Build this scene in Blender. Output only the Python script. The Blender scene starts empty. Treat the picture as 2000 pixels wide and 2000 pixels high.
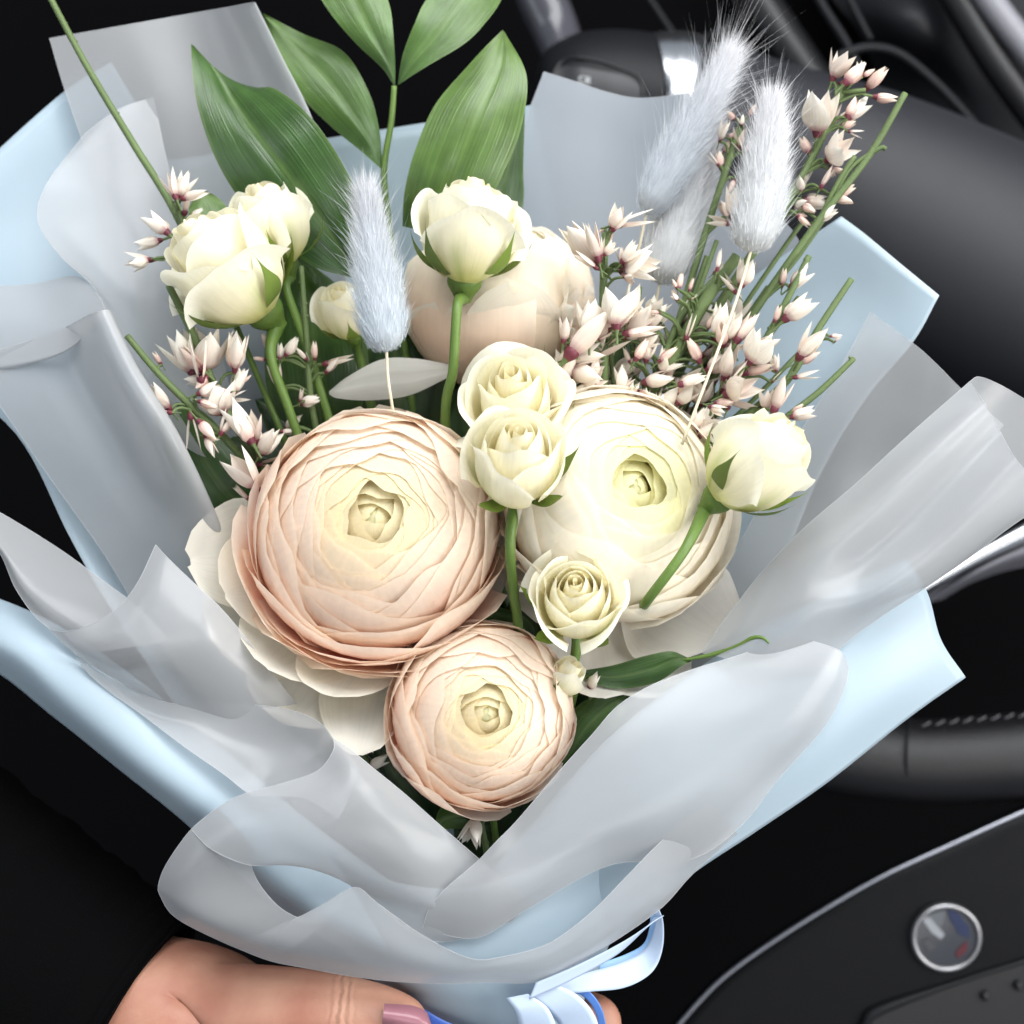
import bpy, math, random
import numpy as np
from mathutils import Vector, Matrix, Quaternion

# ------------------------------------------------------------------ frame of the place
# Local frame of the bouquet: x right, y up the bouquet, z out of the bouquet (metres).
# The whole place leans back by TILT, so the camera looks down into the car.
D = 0.42                     # camera to bouquet
S = 1.0 / 6000.0             # metres per reference pixel in the bouquet's plane
TILT = math.radians(42)
W = Matrix.Translation((0, 0, 0.85)) @ Matrix.Rotation(TILT, 4, 'X')

def P(px, py, zc=0.0):
    """reference position (px, py) at height zc centimetres out of the bouquet's plane"""
    z = zc / 100.0
    k = (D - z) / D
    return np.array([(px - 1000) * S * k, (1000 - py) * S * k, z])

sc = bpy.context.scene
col = sc.collection

# ------------------------------------------------------------------ camera, world, lights
cam_d = bpy.data.cameras.new('camera')
cam = bpy.data.objects.new('camera', cam_d)
col.objects.link(cam)
cam.matrix_world = W @ Matrix.Translation((0, 0, D))
cam_d.sensor_width = 36.0
cam_d.lens = 36.0 * D / (2000 * S)
cam_d.clip_start = 0.01
cam_d.clip_end = 50
cam_d.dof.use_dof = True
cam_d.dof.focus_distance = D - 0.015
cam_d.dof.aperture_fstop = 9.5
sc.camera = cam

world = bpy.data.worlds.new('World')
sc.world = world
world.use_nodes = True
bg = world.node_tree.nodes['Background']
bg.inputs[0].default_value = (0.80, 0.88, 1.0, 1)
bg.inputs[1].default_value = 0.27

def area(name, loc, target, sx, sy, power, color):
    d = bpy.data.lights.new(name, 'AREA')
    d.shape = 'RECTANGLE'; d.size = sx; d.size_y = sy
    d.energy = power; d.color = color
    o = bpy.data.objects.new(name, d)
    col.objects.link(o)
    dirv = Vector(target) - Vector(loc)
    o.matrix_world = W @ (Matrix.Translation(loc) @ dirv.to_track_quat('-Z', 'Y').to_matrix().to_4x4())
    return o

area('windshield_light', (0.22, 0.80, 0.62), (0.02, 0.0, 0.0), 1.3, 0.75, 19.0, (0.97, 0.985, 1.0))
area('driver_window_light', (1.15, 0.05, 0.65), (0.1, 0.0, 0.0), 0.9, 0.7, 15.0, (1.0, 0.98, 0.95))
area('passenger_window_light', (-1.3, 0.25, 0.55), (0.0, 0.0, 0.0), 0.8, 0.5, 2.5, (0.9, 0.96, 1.0))
area('camera_side_fill', (0.35, -0.45, 1.5), (0.0, 0.0, 0.0), 0.9, 0.6, 4.5, (1.0, 0.985, 0.96))  # frontal fill added behind the camera, not a window

sc.view_settings.view_transform = 'Standard'
sc.view_settings.look = 'None'
sc.view_settings.exposure = 0.37
sc.view_settings.gamma = 1.0
sc.view_settings.use_curve_mapping = False
sc.render.engine = 'CYCLES'
sc.cycles.use_denoising = True
sc.cycles.max_bounces = 9
sc.cycles.diffuse_bounces = 6
sc.cycles.transmission_bounces = 6
sc.cycles.transparent_max_bounces = 10
sc.cycles.use_adaptive_sampling = True
sc.cycles.adaptive_threshold = 0.04
sc.cycles.caustics_reflective = False
sc.cycles.caustics_refractive = False
sc.cycles.sample_clamp_indirect = 6.0

# ------------------------------------------------------------------ helpers
roots = []

def tag(o, label=None, cat=None, group=None, kind=None):
    if label: o['label'] = label
    if cat: o['category'] = cat
    if group: o['group'] = group
    if kind: o['kind'] = kind
    return o

def link(o, parent=None):
    col.objects.link(o)
    if parent is not None:
        o.parent = parent
    else:
        roots.append(o)
    return o

def empty(name, loc, axis=None, label=None, cat=None, group=None, spin=0.0):
    o = bpy.data.objects.new(name, None)
    o.empty_display_size = 0.01
    q = Quaternion()
    if axis is not None:
        q = Vector((0, 0, 1)).rotation_difference(Vector(axis).normalized()) @ Quaternion((0, 0, 1), spin)
    o.matrix_basis = Matrix.Translation(Vector(loc)) @ q.to_matrix().to_4x4()
    link(o)
    return tag(o, label, cat, group)

def mesh_from(V, F, name, colr=None, uv=None, smooth=True):
    me = bpy.data.meshes.new(name)
    me.from_pydata([tuple(v) for v in V], [], F)
    if smooth:
        me.polygons.foreach_set('use_smooth', [True] * len(me.polygons))
    if colr is not None:
        a = me.color_attributes.new('Col', 'FLOAT_COLOR', 'POINT')
        c4 = np.ones((len(V), 4)); c4[:, :3] = colr
        a.data.foreach_set('color', c4.ravel())
    if uv is not None:
        l = me.uv_layers.new(name='UVMap')
        idx = np.zeros(len(me.loops), dtype=np.int32)
        me.loops.foreach_get('vertex_index', idx)
        l.data.foreach_set('uv', np.asarray(uv)[idx].ravel())
    me.update()
    return me

def grid_mesh(G, name, colr=None, closed=False):
    """G: (n, m, 3) grid; closed joins the last column to the first"""
    n, m = G.shape[:2]
    F = []
    mm = m if closed else m - 1
    for i in range(n - 1):
        for j in range(mm):
            k = (j + 1) % m
            F.append((i * m + j, i * m + k, (i + 1) * m + k, (i + 1) * m + j))
    vv, uu = np.meshgrid(np.linspace(0, 1, n), np.linspace(0, 1, m), indexing='ij')
    uv = np.stack([uu.ravel(), vv.ravel()], 1)
    return mesh_from(G.reshape(-1, 3), F, name, None if colr is None else colr.reshape(-1, 3), uv)

def add(name, me, mat, parent=None, label=None, cat=None, group=None, kind=None):
    o = bpy.data.objects.new(name, me)
    if mat is not None and len(me.materials) == 0:
        me.materials.append(mat)
    link(o, parent)
    return tag(o, label, cat, group, kind)

def catmull(pts, n):
    """resample a list of points smoothly to n points (chord-length Catmull-Rom)"""
    p = np.asarray(pts, float)
    if len(p) == 2:
        t = np.linspace(0, 1, n)[:, None]
        return p[0] * (1 - t) + p[1] * t
    ext = np.vstack([2 * p[0] - p[1], p, 2 * p[-1] - p[-2]])
    seg = np.linspace(0, len(p) - 1, n)
    out = []
    for s in seg:
        i = min(int(s), len(p) - 2)
        f = s - i
        a, b, c, d = ext[i], ext[i + 1], ext[i + 2], ext[i + 3]
        out.append(0.5 * ((2 * b) + (-a + c) * f + (2 * a - 5 * b + 4 * c - d) * f * f + (-a + 3 * b - 3 * c + d) * f ** 3))
    return np.array(out)

def loft(rows, n=40, m=32):
    """rows of (px, py, zcm) control points -> smooth grid in metres"""
    R = [catmull([P(*q) for q in r], m) for r in rows]
    R = np.array(R)
    return np.array([catmull(R[:, j], n) for j in range(m)]).transpose(1, 0, 2)

def tube_grid(pts, radii, seg=10, caps=True, flat=None):
    pts = np.asarray(pts, float); n = len(pts)
    rad = np.asarray(radii, float) * np.ones(n)
    T = np.gradient(pts, axis=0)
    T /= np.linalg.norm(T, axis=1)[:, None] + 1e-12
    ref = np.array([0, 0, 1.0])
    if abs(T[0] @ ref) > 0.9: ref = np.array([1.0, 0, 0])
    rows = []
    a = np.linspace(0, 2 * math.pi, seg, endpoint=False)
    for i in range(n):
        b = ref - T[i] * (ref @ T[i]); b /= np.linalg.norm(b); ref = b
        c = np.cross(T[i], b)
        rows.append(pts[i] + rad[i] * (np.cos(a)[:, None] * c + np.sin(a)[:, None] * b))
    if caps:
        rows.insert(0, np.repeat(pts[:1], seg, 0)); rows.append(np.repeat(pts[-1:], seg, 0))
    return np.array(rows)

def tube(name, pts, radii, mat, parent=None, seg=10, n=None, **kw):
    """pts in metres; smooth resample to n"""
    pts = np.asarray(pts, float)
    if n:
        r = np.interp(np.linspace(0, 1, n), np.linspace(0, 1, len(pts)), np.asarray(radii, float) * np.ones(len(pts)))
        pts = catmull(pts, n); radii = r
    return add(name, grid_mesh(tube_grid(pts, radii, seg), name, closed=True), mat, parent, **kw)

def inv(root, pts):
    """bouquet-frame points into a root's own frame"""
    M = np.array(root.matrix_basis.inverted())
    p = np.asarray(pts, float)
    return p @ M[:3, :3].T + M[:3, 3]

def lerp(a, b, t):
    return np.asarray(a, float) * (1 - t) + np.asarray(b, float) * t

def smooth(a, b, x):
    t = np.clip((x - a) / (b - a), 0, 1)
    return t * t * (3 - 2 * t)

# ------------------------------------------------------------------ materials
def new_mat(name):
    m = bpy.data.materials.new(name); m.use_nodes = True
    nt = m.node_tree; nt.nodes.clear()
    out = nt.nodes.new('ShaderNodeOutputMaterial')
    return m, nt, out

def principled(nt, color=None, rough=0.5, spec=0.5, metal=0.0):
    b = nt.nodes.new('ShaderNodeBsdfPrincipled')
    if color is not None: b.inputs['Base Color'].default_value = (*color, 1)
    b.inputs['Roughness'].default_value = rough
    b.inputs['Specular IOR Level'].default_value = spec
    b.inputs['Metallic'].default_value = metal
    return b

def noise(nt, scale, detail=3, vec=None, rough=0.5):
    n = nt.nodes.new('ShaderNodeTexNoise')
    n.inputs['Scale'].default_value = scale
    n.inputs['Detail'].default_value = detail
    n.inputs['Roughness'].default_value = rough
    if vec is not None: nt.links.new(vec, n.inputs['Vector'])
    return n

def plain(name, color, rough=0.5, spec=0.5, metal=0.0, bump=0.0, bscale=800, var=0.0):
    m, nt, out = new_mat(name)
    b = principled(nt, color, rough, spec, metal)
    nt.links.new(b.outputs[0], out.inputs[0])
    tc = nt.nodes.new('ShaderNodeTexCoord')
    if var > 0:
        n = noise(nt, 60, 4, tc.outputs['Object'])
        mr = nt.nodes.new('ShaderNodeMapRange')
        mr.inputs['To Min'].default_value = 1 - var; mr.inputs['To Max'].default_value = 1 + var
        nt.links.new(n.outputs['Fac'], mr.inputs['Value'])
        mx = nt.nodes.new('ShaderNodeVectorMath'); mx.operation = 'SCALE'
        mx.inputs[0].default_value = color
        nt.links.new(mr.outputs[0], mx.inputs['Scale'])
        nt.links.new(mx.outputs[0], b.inputs['Base Color'])
    if bump > 0:
        n2 = noise(nt, bscale, 2, tc.outputs['Object'])
        bp = nt.nodes.new('ShaderNodeBump')
        bp.inputs['Strength'].default_value = bump; bp.inputs['Distance'].default_value = 0.0006
        nt.links.new(n2.outputs['Fac'], bp.inputs['Height'])
        nt.links.new(bp.outputs[0], b.inputs['Normal'])
    return m

def petal_mat(name, trans=0.3, vein=0.10, bump=0.25, rough=0.55, uvs=(34, 2.2), spec=0.25, tcol=(1, 1, 1), blotch=(0.93, 1.05)):
    """thin living tissue: colour from the Col attribute, veins along the length, light through it"""
    m, nt, out = new_mat(name)
    at = nt.nodes.new('ShaderNodeAttribute'); at.attribute_name = 'Col'
    tc = nt.nodes.new('ShaderNodeTexCoord')
    mp = nt.nodes.new('ShaderNodeMapping'); mp.inputs['Scale'].default_value = (uvs[0], uvs[1], 1)
    nt.links.new(tc.outputs['UV'], mp.inputs[0])
    n = noise(nt, 1.0, 3, mp.outputs[0])
    n2 = noise(nt, 140, 3, tc.outputs['Object'])
    mr = nt.nodes.new('ShaderNodeMapRange')
    mr.inputs['From Min'].default_value = 0.25; mr.inputs['From Max'].default_value = 0.75
    mr.inputs['To Min'].default_value = 1 - vein; mr.inputs['To Max'].default_value = 1 + vein * 0.5
    nt.links.new(n.outputs['Fac'], mr.inputs['Value'])
    mr2 = nt.nodes.new('ShaderNodeMapRange')
    mr2.inputs['To Min'].default_value = blotch[0]; mr2.inputs['To Max'].default_value = blotch[1]
    nt.links.new(n2.outputs['Fac'], mr2.inputs['Value'])
    mul = nt.nodes.new('ShaderNodeMath'); mul.operation = 'MULTIPLY'
    nt.links.new(mr.outputs[0], mul.inputs[0]); nt.links.new(mr2.outputs[0], mul.inputs[1])
    vm = nt.nodes.new('ShaderNodeVectorMath'); vm.operation = 'SCALE'
    nt.links.new(at.outputs['Color'], vm.inputs[0]); nt.links.new(mul.outputs[0], vm.inputs['Scale'])
    b = principled(nt, None, rough, spec)
    nt.links.new(vm.outputs[0], b.inputs['Base Color'])
    bp = nt.nodes.new('ShaderNodeBump'); bp.inputs['Strength'].default_value = bump; bp.inputs['Distance'].default_value = 0.0004
    nt.links.new(n.outputs['Fac'], bp.inputs['Height'])
    nt.links.new(bp.outputs[0], b.inputs['Normal'])
    t = nt.nodes.new('ShaderNodeBsdfTranslucent')
    tm = nt.nodes.new('ShaderNodeVectorMath'); tm.operation = 'MULTIPLY'; tm.inputs[1].default_value = tcol
    nt.links.new(vm.outputs[0], tm.inputs[0])
    nt.links.new(tm.outputs[0], t.inputs['Color'])
    mx = nt.nodes.new('ShaderNodeMixShader'); mx.inputs[0].default_value = trans
    nt.links.new(b.outputs[0], mx.inputs[1]); nt.links.new(t.outputs[0], mx.inputs[2])
    nt.links.new(mx.outputs[0], out.inputs[0])
    return m

def sheet_mat(name, color, trans=0.35, clear=0.0, rough=0.4, spec=0.4, bump=0.05):
    m, nt, out = new_mat(name)
    tc = nt.nodes.new('ShaderNodeTexCoord')
    n = noise(nt, 30, 3, tc.outputs['Object'])
    b = principled(nt, color, rough, spec)
    bp = nt.nodes.new('ShaderNodeBump'); bp.inputs['Strength'].default_value = bump; bp.inputs['Distance'].default_value = 0.002
    # a few shallow creases where the sheet was handled
    mp = nt.nodes.new('ShaderNodeMapping'); mp.inputs['Rotation'].default_value = (0.3, 0.5, 0.8); mp.inputs['Scale'].default_value = (1.0, 0.35, 0.6)
    wn = noise(nt, 25, 3, tc.outputs['Object'])
    wa = nt.nodes.new('ShaderNodeVectorMath'); wa.operation = 'MULTIPLY_ADD'; wa.inputs[1].default_value = (0.02, 0.02, 0.02)
    nt.links.new(wn.outputs['Color'], wa.inputs[0]); nt.links.new(tc.outputs['Object'], wa.inputs[2])
    nt.links.new(wa.outputs[0], mp.inputs[0])
    vo = nt.nodes.new('ShaderNodeTexVoronoi'); vo.feature = 'F1'; vo.inputs['Scale'].default_value = 16; nt.links.new(mp.outputs[0], vo.inputs['Vector'])
    bq = nt.nodes.new('ShaderNodeBump'); bq.inputs['Strength'].default_value = 0.15; bq.inputs['Distance'].default_value = 0.006
    nt.links.new(vo.outputs['Distance'], bq.inputs['Height'])
    nt.links.new(bq.outputs[0], bp.inputs['Normal'])
    nt.links.new(n.outputs['Fac'], bp.inputs['Height']); nt.links.new(bp.outputs[0], b.inputs['Normal'])
    t = nt.nodes.new('ShaderNodeBsdfTranslucent'); t.inputs['Color'].default_value = (*color, 1)
    mx = nt.nodes.new('ShaderNodeMixShader'); mx.inputs[0].default_value = trans
    nt.links.new(b.outputs[0], mx.inputs[1]); nt.links.new(t.outputs[0], mx.inputs[2])
    last = mx
    if clear > 0:
        tr = nt.nodes.new('ShaderNodeBsdfTransparent'); tr.inputs['Color'].default_value = (0.95, 0.96, 0.97, 1)
        m2 = nt.nodes.new('ShaderNodeMixShader')
        # the film lets less through where it is seen edge-on
        lw = nt.nodes.new('ShaderNodeLayerWeight'); lw.inputs['Blend'].default_value = 0.35
        mr = nt.nodes.new('ShaderNodeMapRange'); mr.inputs['To Min'].default_value = clear; mr.inputs['To Max'].default_value = 0.0
        nt.links.new(lw.outputs['Facing'], mr.inputs['Value']); nt.links.new(mr.outputs[0], m2.inputs[0])
        nt.links.new(mx.outputs[0], m2.inputs[1]); nt.links.new(tr.outputs[0], m2.inputs[2])
        last = m2
    nt.links.new(last.outputs[0], out.inputs[0])
    return m

M_RAN = petal_mat('ranunculus_petal', 0.50, 0.05, 0.25, 0.6)
M_ROSE = petal_mat('rose_petal', 0.36, 0.06, 0.2, 0.5, spec=0.35)
M_BROOM = petal_mat('broom_petal', 0.25, 0.14, 0.3, 0.6, (14, 1.5))
M_LEAF = petal_mat('leaf', 0.24, 0.24, 0.7, 0.27, (46, 1.2), spec=0.6, tcol=(1.1, 1.3, 0.5), blotch=(0.66, 1.3))
M_SEPAL = petal_mat('sepal', 0.15, 0.15, 0.4, 0.5, (20, 1.5))
M_STEM = plain('green_stem', (0.10, 0.17, 0.032), 0.45, 0.4, bump=0.3, bscale=900, var=0.25)
M_BROOMSTEM = plain('broom_stem', (0.105, 0.15, 0.055), 0.55, 0.3, bump=0.4, bscale=1200, var=0.3)
M_STRAW = plain('straw_stem', (0.62, 0.55, 0.40), 0.6, 0.2, var=0.15)
M_CALYX = plain('calyx', (0.12, 0.022, 0.034), 0.5, 0.35, var=0.35)
M_FILM = sheet_mat('frosted_film', (0.525, 0.535, 0.545), 0.40, 0.34, 0.25, 0.6)
M_BLUE = sheet_mat('blue_paper', (0.44, 0.545, 0.615), 0.22, 0.0, 0.42, 0.4)
M_EDGE = sheet_mat('edge_glint', (0.68, 0.69, 0.71), 0.4, 0.0, 0.3, 0.5)
M_BLACK = plain('black_plastic', (0.006, 0.006, 0.007), 0.42, 0.45, bump=0.15, bscale=1500)
M_GREY = plain('dark_grey_plastic', (0.0075, 0.008, 0.0095), 0.45, 0.18, bump=0.3, bscale=1600)
M_SOFT = plain('soft_grain_plastic', (0.014, 0.0145, 0.018), 0.5, 0.4, bump=0.5, bscale=1800)
M_LEATHER = plain('black_leather', (0.005, 0.005, 0.006), 0.42, 0.35, bump=0.5, bscale=1200)
M_CHROME = plain('satin_chrome', (0.70, 0.71, 0.73), 0.25, 0.5, 1.0)
M_RING = plain('badge_chrome', (0.30, 0.30, 0.31), 0.38, 0.5, 1.0)
M_THREAD = plain('grey_thread', (0.07, 0.07, 0.075), 0.7, 0.2)
M_CARPET = plain('black_carpet', (0.0020, 0.0020, 0.0023), 1.0, 0.05, bump=0.8, bscale=500)
M_SLEEVE = plain('black_cloth', (0.0018, 0.0018, 0.002), 1.0, 0.04, bump=0.5, bscale=700)
M_WHITEPRINT = plain('grey_print', (0.45, 0.46, 0.47), 0.5, 0.3)

# ------------------------------------------------------------------ car interior (the setting)
floor = add('car_floor', grid_mesh(loft([[(-3500, -3000, -48), (5500, -3000, -48)], [(-3500, 5000, -48), (5500, 5000, -48)]], 12, 12), 'car_floor'), M_CARPET, kind='structure')

# dashboard side panel, top right, with its edges and trims
panel = add('dashboard_panel', grid_mesh(loft([
    [(1560, -350, -40), (1850, -350, -38), (2150, -350, -36), (2500, -350, -36)],
    [(1600, -60, -38), (1800, -60, -35), (1960, -60, -37), (2400, -100, -37)],
    [(1680, 70, -37), (1800, 60, -34), (1960, 80, -37), (2400, 100, -38)],
    [(1730, 200, -40), (1860, 190, -39), (2000, 260, -40), (2400, 300, -40)],
    [(1800, 420, -43), (1930, 420, -43), (2100, 480, -43), (2400, 560, -43)]], 40, 40), 'dashboard_panel'), M_GREY, kind='structure')
def strip(name, pts, r_px, mat, n=30):
    q = [P(*p) for p in pts]
    k = (D - pts[0][2] / 100) / D
    return tube(name, q, r_px * S * k, mat, panel, 12, n)
strip('trim_edge', [(1540, -120, -33), (1600, 0, -33), (1650, 80, -33), (1675, 130, -33)], 9, M_GREY)
strip('trim_edge', [(1600, -130, -34), (1655, -10, -34), (1700, 78, -34)], 7, M_GREY)
strip('trim_edge', [(1630, 112, -31), (1690, 93, -31), (1755, 105, -31), (1830, 165, -31), (1900, 240, -31), (1955, 306, -31)], [9, 10, 10, 9, 7, 3] and 9, M_GREY)
strip('door_frame', [(1850, -130, -32), (1925, -10, -32), (2000, 90, -32), (2100, 210, -32)], 26, plain('grey_trim', (0.20, 0.20, 0.22), 0.4, 0.5))
strip('door_seal', [(1790, -130, -33), (1870, 0, -33), (1950, 130, -33), (2060, 280, -33)], 30, M_BLACK)
strip('trim_rail', [(1420, -120, -36), (1480, 0, -36), (1560, 120, -36), (1600, 180, -36)], 40, M_BLACK)
strip('trim_edge', [(1230, -60, -36), (1290, 30, -36), (1330, 90, -36)], 7, M_GREY)
strip('trim_edge', [(1330, 100, -38), (1400, 60, -38), (1470, 10, -38)], 4, M_GREY)

# steering column with its control pod, chrome collar and printed button
scol = empty('steering_column', P(1600, 370, -24), label='dark grey steering column with chrome collar and CRUISE button behind the bouquet', cat='steering column')
def col_tube(name, spec, mat, seg=48, n=60):
    pts = np.array([P(a, b, z) for a, b, z, r in spec])
    rad = [r * S * (D - z / 100) / D for a, b, z, r in spec]
    rad = catmull(np.array(rad)[:, None], n)[:, 0]
    return add(name, grid_mesh(tube_grid(inv(scol, catmull(pts, n)), rad, seg), name, closed=True), mat, scol)
col_tube('shroud', [(1330, 235, -24, 150), (1400, 262, -24, 165), (1500, 318, -24, 190), (1650, 395, -24, 222), (1850, 495, -24, 240), (2050, 590, -24, 246), (2400, 740, -24, 250)], M_SOFT)
pod = col_tube('control_pod', [(1052, 215, -24, 55), (1062, 214, -24, 92), (1090, 212, -24, 122), (1130, 212, -24, 140), (1200, 214, -24, 148), (1286, 226, -24, 148)], M_GREY)
col_tube('collar', [(1284, 226, -24, 150), (1288, 226, -24, 156), (1300, 228, -24, 160), (1316, 231, -24, 160), (1330, 234, -24, 158), (1334, 235, -24, 150)], M_CHROME)
col_tube('highlight_tube', [(1000, -140, -30, 45), (1050, -20, -30, 48), (1085, 60, -30, 46), (1110, 130, -29, 40)], plain('gloss_tube', (0.05, 0.05, 0.06), 0.22, 0.6))  # glossy dark tube put in for the soft highlight here
def on_pod(px, py, lift):
    """point on the pod's front that stands at (px, py)"""
    yc = 212 + max(0, px - 1130) * 0.09
    R0 = (148 if px > 1190 else 140 + 8 * max(0, (px - 1130)) / 60 if px > 1130 else 122 + 18 * max(0, px - 1090) / 40) * S * (D + 0.24) / D + lift
    c = P(px, yc, -24)
    lo, hi = -0.2, 1.45
    for _ in range(40):
        th = 0.5 * (lo + hi)
        y = c[1] + R0 * math.sin(th); z = -0.24 + R0 * math.cos(th)
        v = 1000 - y / (S * (D - z) / D)
        if v > py: lo = th
        else: hi = th
    return np.array([(px - 1000) * S * (D - z) / D, y, z])
outl = [(1074, 190), (1080, 150), (1096, 122), (1120, 113), (1170, 120), (1225, 139), (1248, 152), (1255, 175), (1255, 230)]
q = np.array([on_pod(a, b, 0.0004) for a, b in catmull([(x, y, 0) for x, y in outl], 60)[:, :2]])
add('button_gap', grid_mesh(tube_grid(inv(scol, q), 0.0008, 8), 'button_gap', closed=True), M_BLACK, scol)
rows = []
for v in np.linspace(0, 1, 12):
    row = []
    for u in np.linspace(0, 1, 16):
        px = 1084 + 166 * u
        top = 122 + 30 * u + 16 * (abs(2 * u - 1) ** 6)
        py = top + (235 - top) * v
        row.append(on_pod(px, py, 0.0003))
    rows.append(row)
btn = add('button', grid_mesh(inv(scol, np.array(rows).reshape(-1, 3)).reshape(12, 16, 3), 'button'), plain('button_plastic', (0.018, 0.019, 0.021), 0.45, 0.45), scol)
fc = bpy.data.curves.new('lettering', 'FONT')
fc.body = 'CRUISE'; fc.size = 0.0048; fc.extrude = 0.0001; fc.align_x = 'LEFT'
fc.materials.append(M_WHITEPRINT)
txt = bpy.data.objects.new('lettering', fc)
pA, pB = on_pod(1150, 168, 0.0006), on_pod(1150, 148, 0.0006)
th = math.atan2(-(pB[2] - pA[2]), pB[1] - pA[1])
tp = inv(scol, [on_pod(1128, 160, 0.0012)])[0]
txt.matrix_basis = Matrix.Translation(Vector(tp)) @ Matrix.Rotation(-th, 4, 'X') @ Matrix.Rotation(math.radians(-11), 4, 'Z')
link(txt, btn)

# steering wheel: leather rim with seam and stitches, silver spoke, hub cover with badge
sw = empty('steering_wheel', P(1850, 1700, -20), label='black leather steering wheel with round silver badge, lower right of the bouquet', cat='steering wheel')
def sw_tube(name, spec, mat, n=50, seg=32, parent=None):
    pts = np.array([P(a, b, z) for a, b, z, r in spec])
    rad = catmull(np.array([r * S * (D - z / 100) / D for a, b, z, r in spec])[:, None], n)[:, 0]
    return add(name, grid_mesh(tube_grid(inv(sw, catmull(pts, n)), rad, seg), name, closed=True), mat, parent or sw)
sw_tube('rim', [(1380, 1400, -20, 70), (1500, 1440, -20, 74), (1640, 1472, -20, 80), (1780, 1487, -20, 82), (1900, 1484, -20, 84), (2050, 1470, -20, 86), (2250, 1430, -20, 88)], M_LEATHER)
# seam round the rim
a = np.linspace(-0.5 * math.pi, 0.5 * math.pi, 30)
seam = []
for t in a:
    z = -20 + 100 * S * 1.476 * 83.5 * math.cos(t)
    seam.append(P(1779 - 8 * math.cos(t) + 6 * math.sin(t) * 0, 1487 - 83.5 * math.sin(t), z))
add('seam', grid_mesh(tube_grid(inv(sw, seam), 0.0006, 8), 'seam', closed=True), M_GREY, sw)
stme = None
for i in range(9):
    x = 1800 + i * 27
    y0 = 1414 - i * 2.6
    zz = -20 + 100 * S * 1.476 * 40
    p0, p1 = P(x, y0 + 5, zz + 0.35), P(x + 17, y0 - 4, zz + 0.3)
    sp = np.array([p0, lerp(p0, p1, 0.5) + np.array([0, 0, 0.0006]), p1])
    add('stitch', grid_mesh(tube_grid(inv(sw, catmull(sp, 7)), 0.00055, 6), 'stitch', closed=True), M_THREAD, sw)
# silver spoke and grey spoke body
sw_tube('spoke_trim', [(1780, 1165, -17, 5), (1860, 1116, -17, 10), (1930, 1076, -17, 14), (2010, 1036, -17, 20), (2120, 990, -17, 28)], M_CHROME)
spoke = add('spoke', grid_mesh(inv(sw, loft([
    [(1790, 1175, -18.5), (1880, 1115, -17.6), (1960, 1070, -17.4), (2060, 1020, -17.4), (2200, 960, -17.4)],
    [(1810, 1178, -18.2), (1890, 1130, -17.2), (1970, 1092, -17), (2070, 1060, -17), (2200, 1020, -17)],
    [(1840, 1172, -19), (1900, 1138, -18.4), (1980, 1112, -18.2), (2070, 1098, -18.2), (2200, 1080, -18.2)]], 16, 40).reshape(-1, 3)).reshape(16, 40, 3), 'spoke'), plain('grey_spoke', (0.10, 0.10, 0.115), 0.35, 0.5), sw)
# hub cover: a panel whose upper edge is rounded over
edge = [(1200, 2160), (1260, 2070), (1320, 1990), (1400, 1905), (1490, 1838), (1600, 1768), (1720, 1700), (1850, 1640), (2000, 1572), (2200, 1490)]
def off(d, z):
    r = []
    for (a_, b_), i in zip(edge, range(len(edge))):
        c_ = edge[min(i + 1, len(edge) - 1)]; e_ = edge[max(i - 1, 0)]
        tx, ty = c_[0] - e_[0], c_[1] - e_[1]
        l = math.hypot(tx, ty)
        r.append((a_ - ty / l * d, b_ + tx / l * d, z))
    return r
hub = add('hub_cover', grid_mesh(inv(sw, loft([off(30, -24), off(4, -21), off(0, -19.6), off(10, -18.7), off(28, -18.35), off(60, -18.3), off(160, -18.2), off(320, -18.1), off(600, -18.1)], 70, 60).reshape(-1, 3)).reshape(70, 60, 3), 'hub_cover'), plain('hub_plastic', (0.0045, 0.0048, 0.0056), 0.4, 0.10, bump=0.3, bscale=1600), sw)
hp = off(12, -18.55)
sw_tube('edge_highlight', [(a_, b_, z_, 5) for a_, b_, z_ in hp], plain('highlight_metal', (0.30, 0.31, 0.35), 0.35, 0.5, 1.0), 60, 10)  # pale metal tube added to draw the highlight along the hub edge
# lower inset with its edge
ins = add('inset', grid_mesh(inv(sw, loft([[(1690, 2000, -18.0), (1760, 1962, -18.0), (1860, 1925, -18.0), (2000, 1882, -18.0), (2200, 1830, -18.0)],
    [(1700, 2030, -18.0), (1790, 2020, -18.0), (1900, 2000, -18.0), (2050, 1980, -18.0), (2250, 1960, -18.0)],
    [(1720, 2200, -18.0), (1820, 2200, -18.0), (1950, 2200, -18.0), (2100, 2200, -18.0), (2300, 2200, -18.0)]], 16, 30).reshape(-1, 3)).reshape(16, 30, 3), 'inset'), M_BLACK, sw)
sw_tube('inset_edge', [(1660, 2080, -18.0, 8), (1690, 2000, -18.0, 10), (1720, 1972, -18, 10), (1860, 1922, -18.0, 5), (2000, 1878, -18.0, 5), (2200, 1822, -18.0, 5)], M_GREY)
for x, y in ((1925, 1945), (1990, 1925)):
    sw_tube('button', [(x, y, -18.0, 10), (x + 1, y, -17.8, 9), (x + 2, y, -17.75, 2)], M_GREY, 8, 16)
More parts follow.
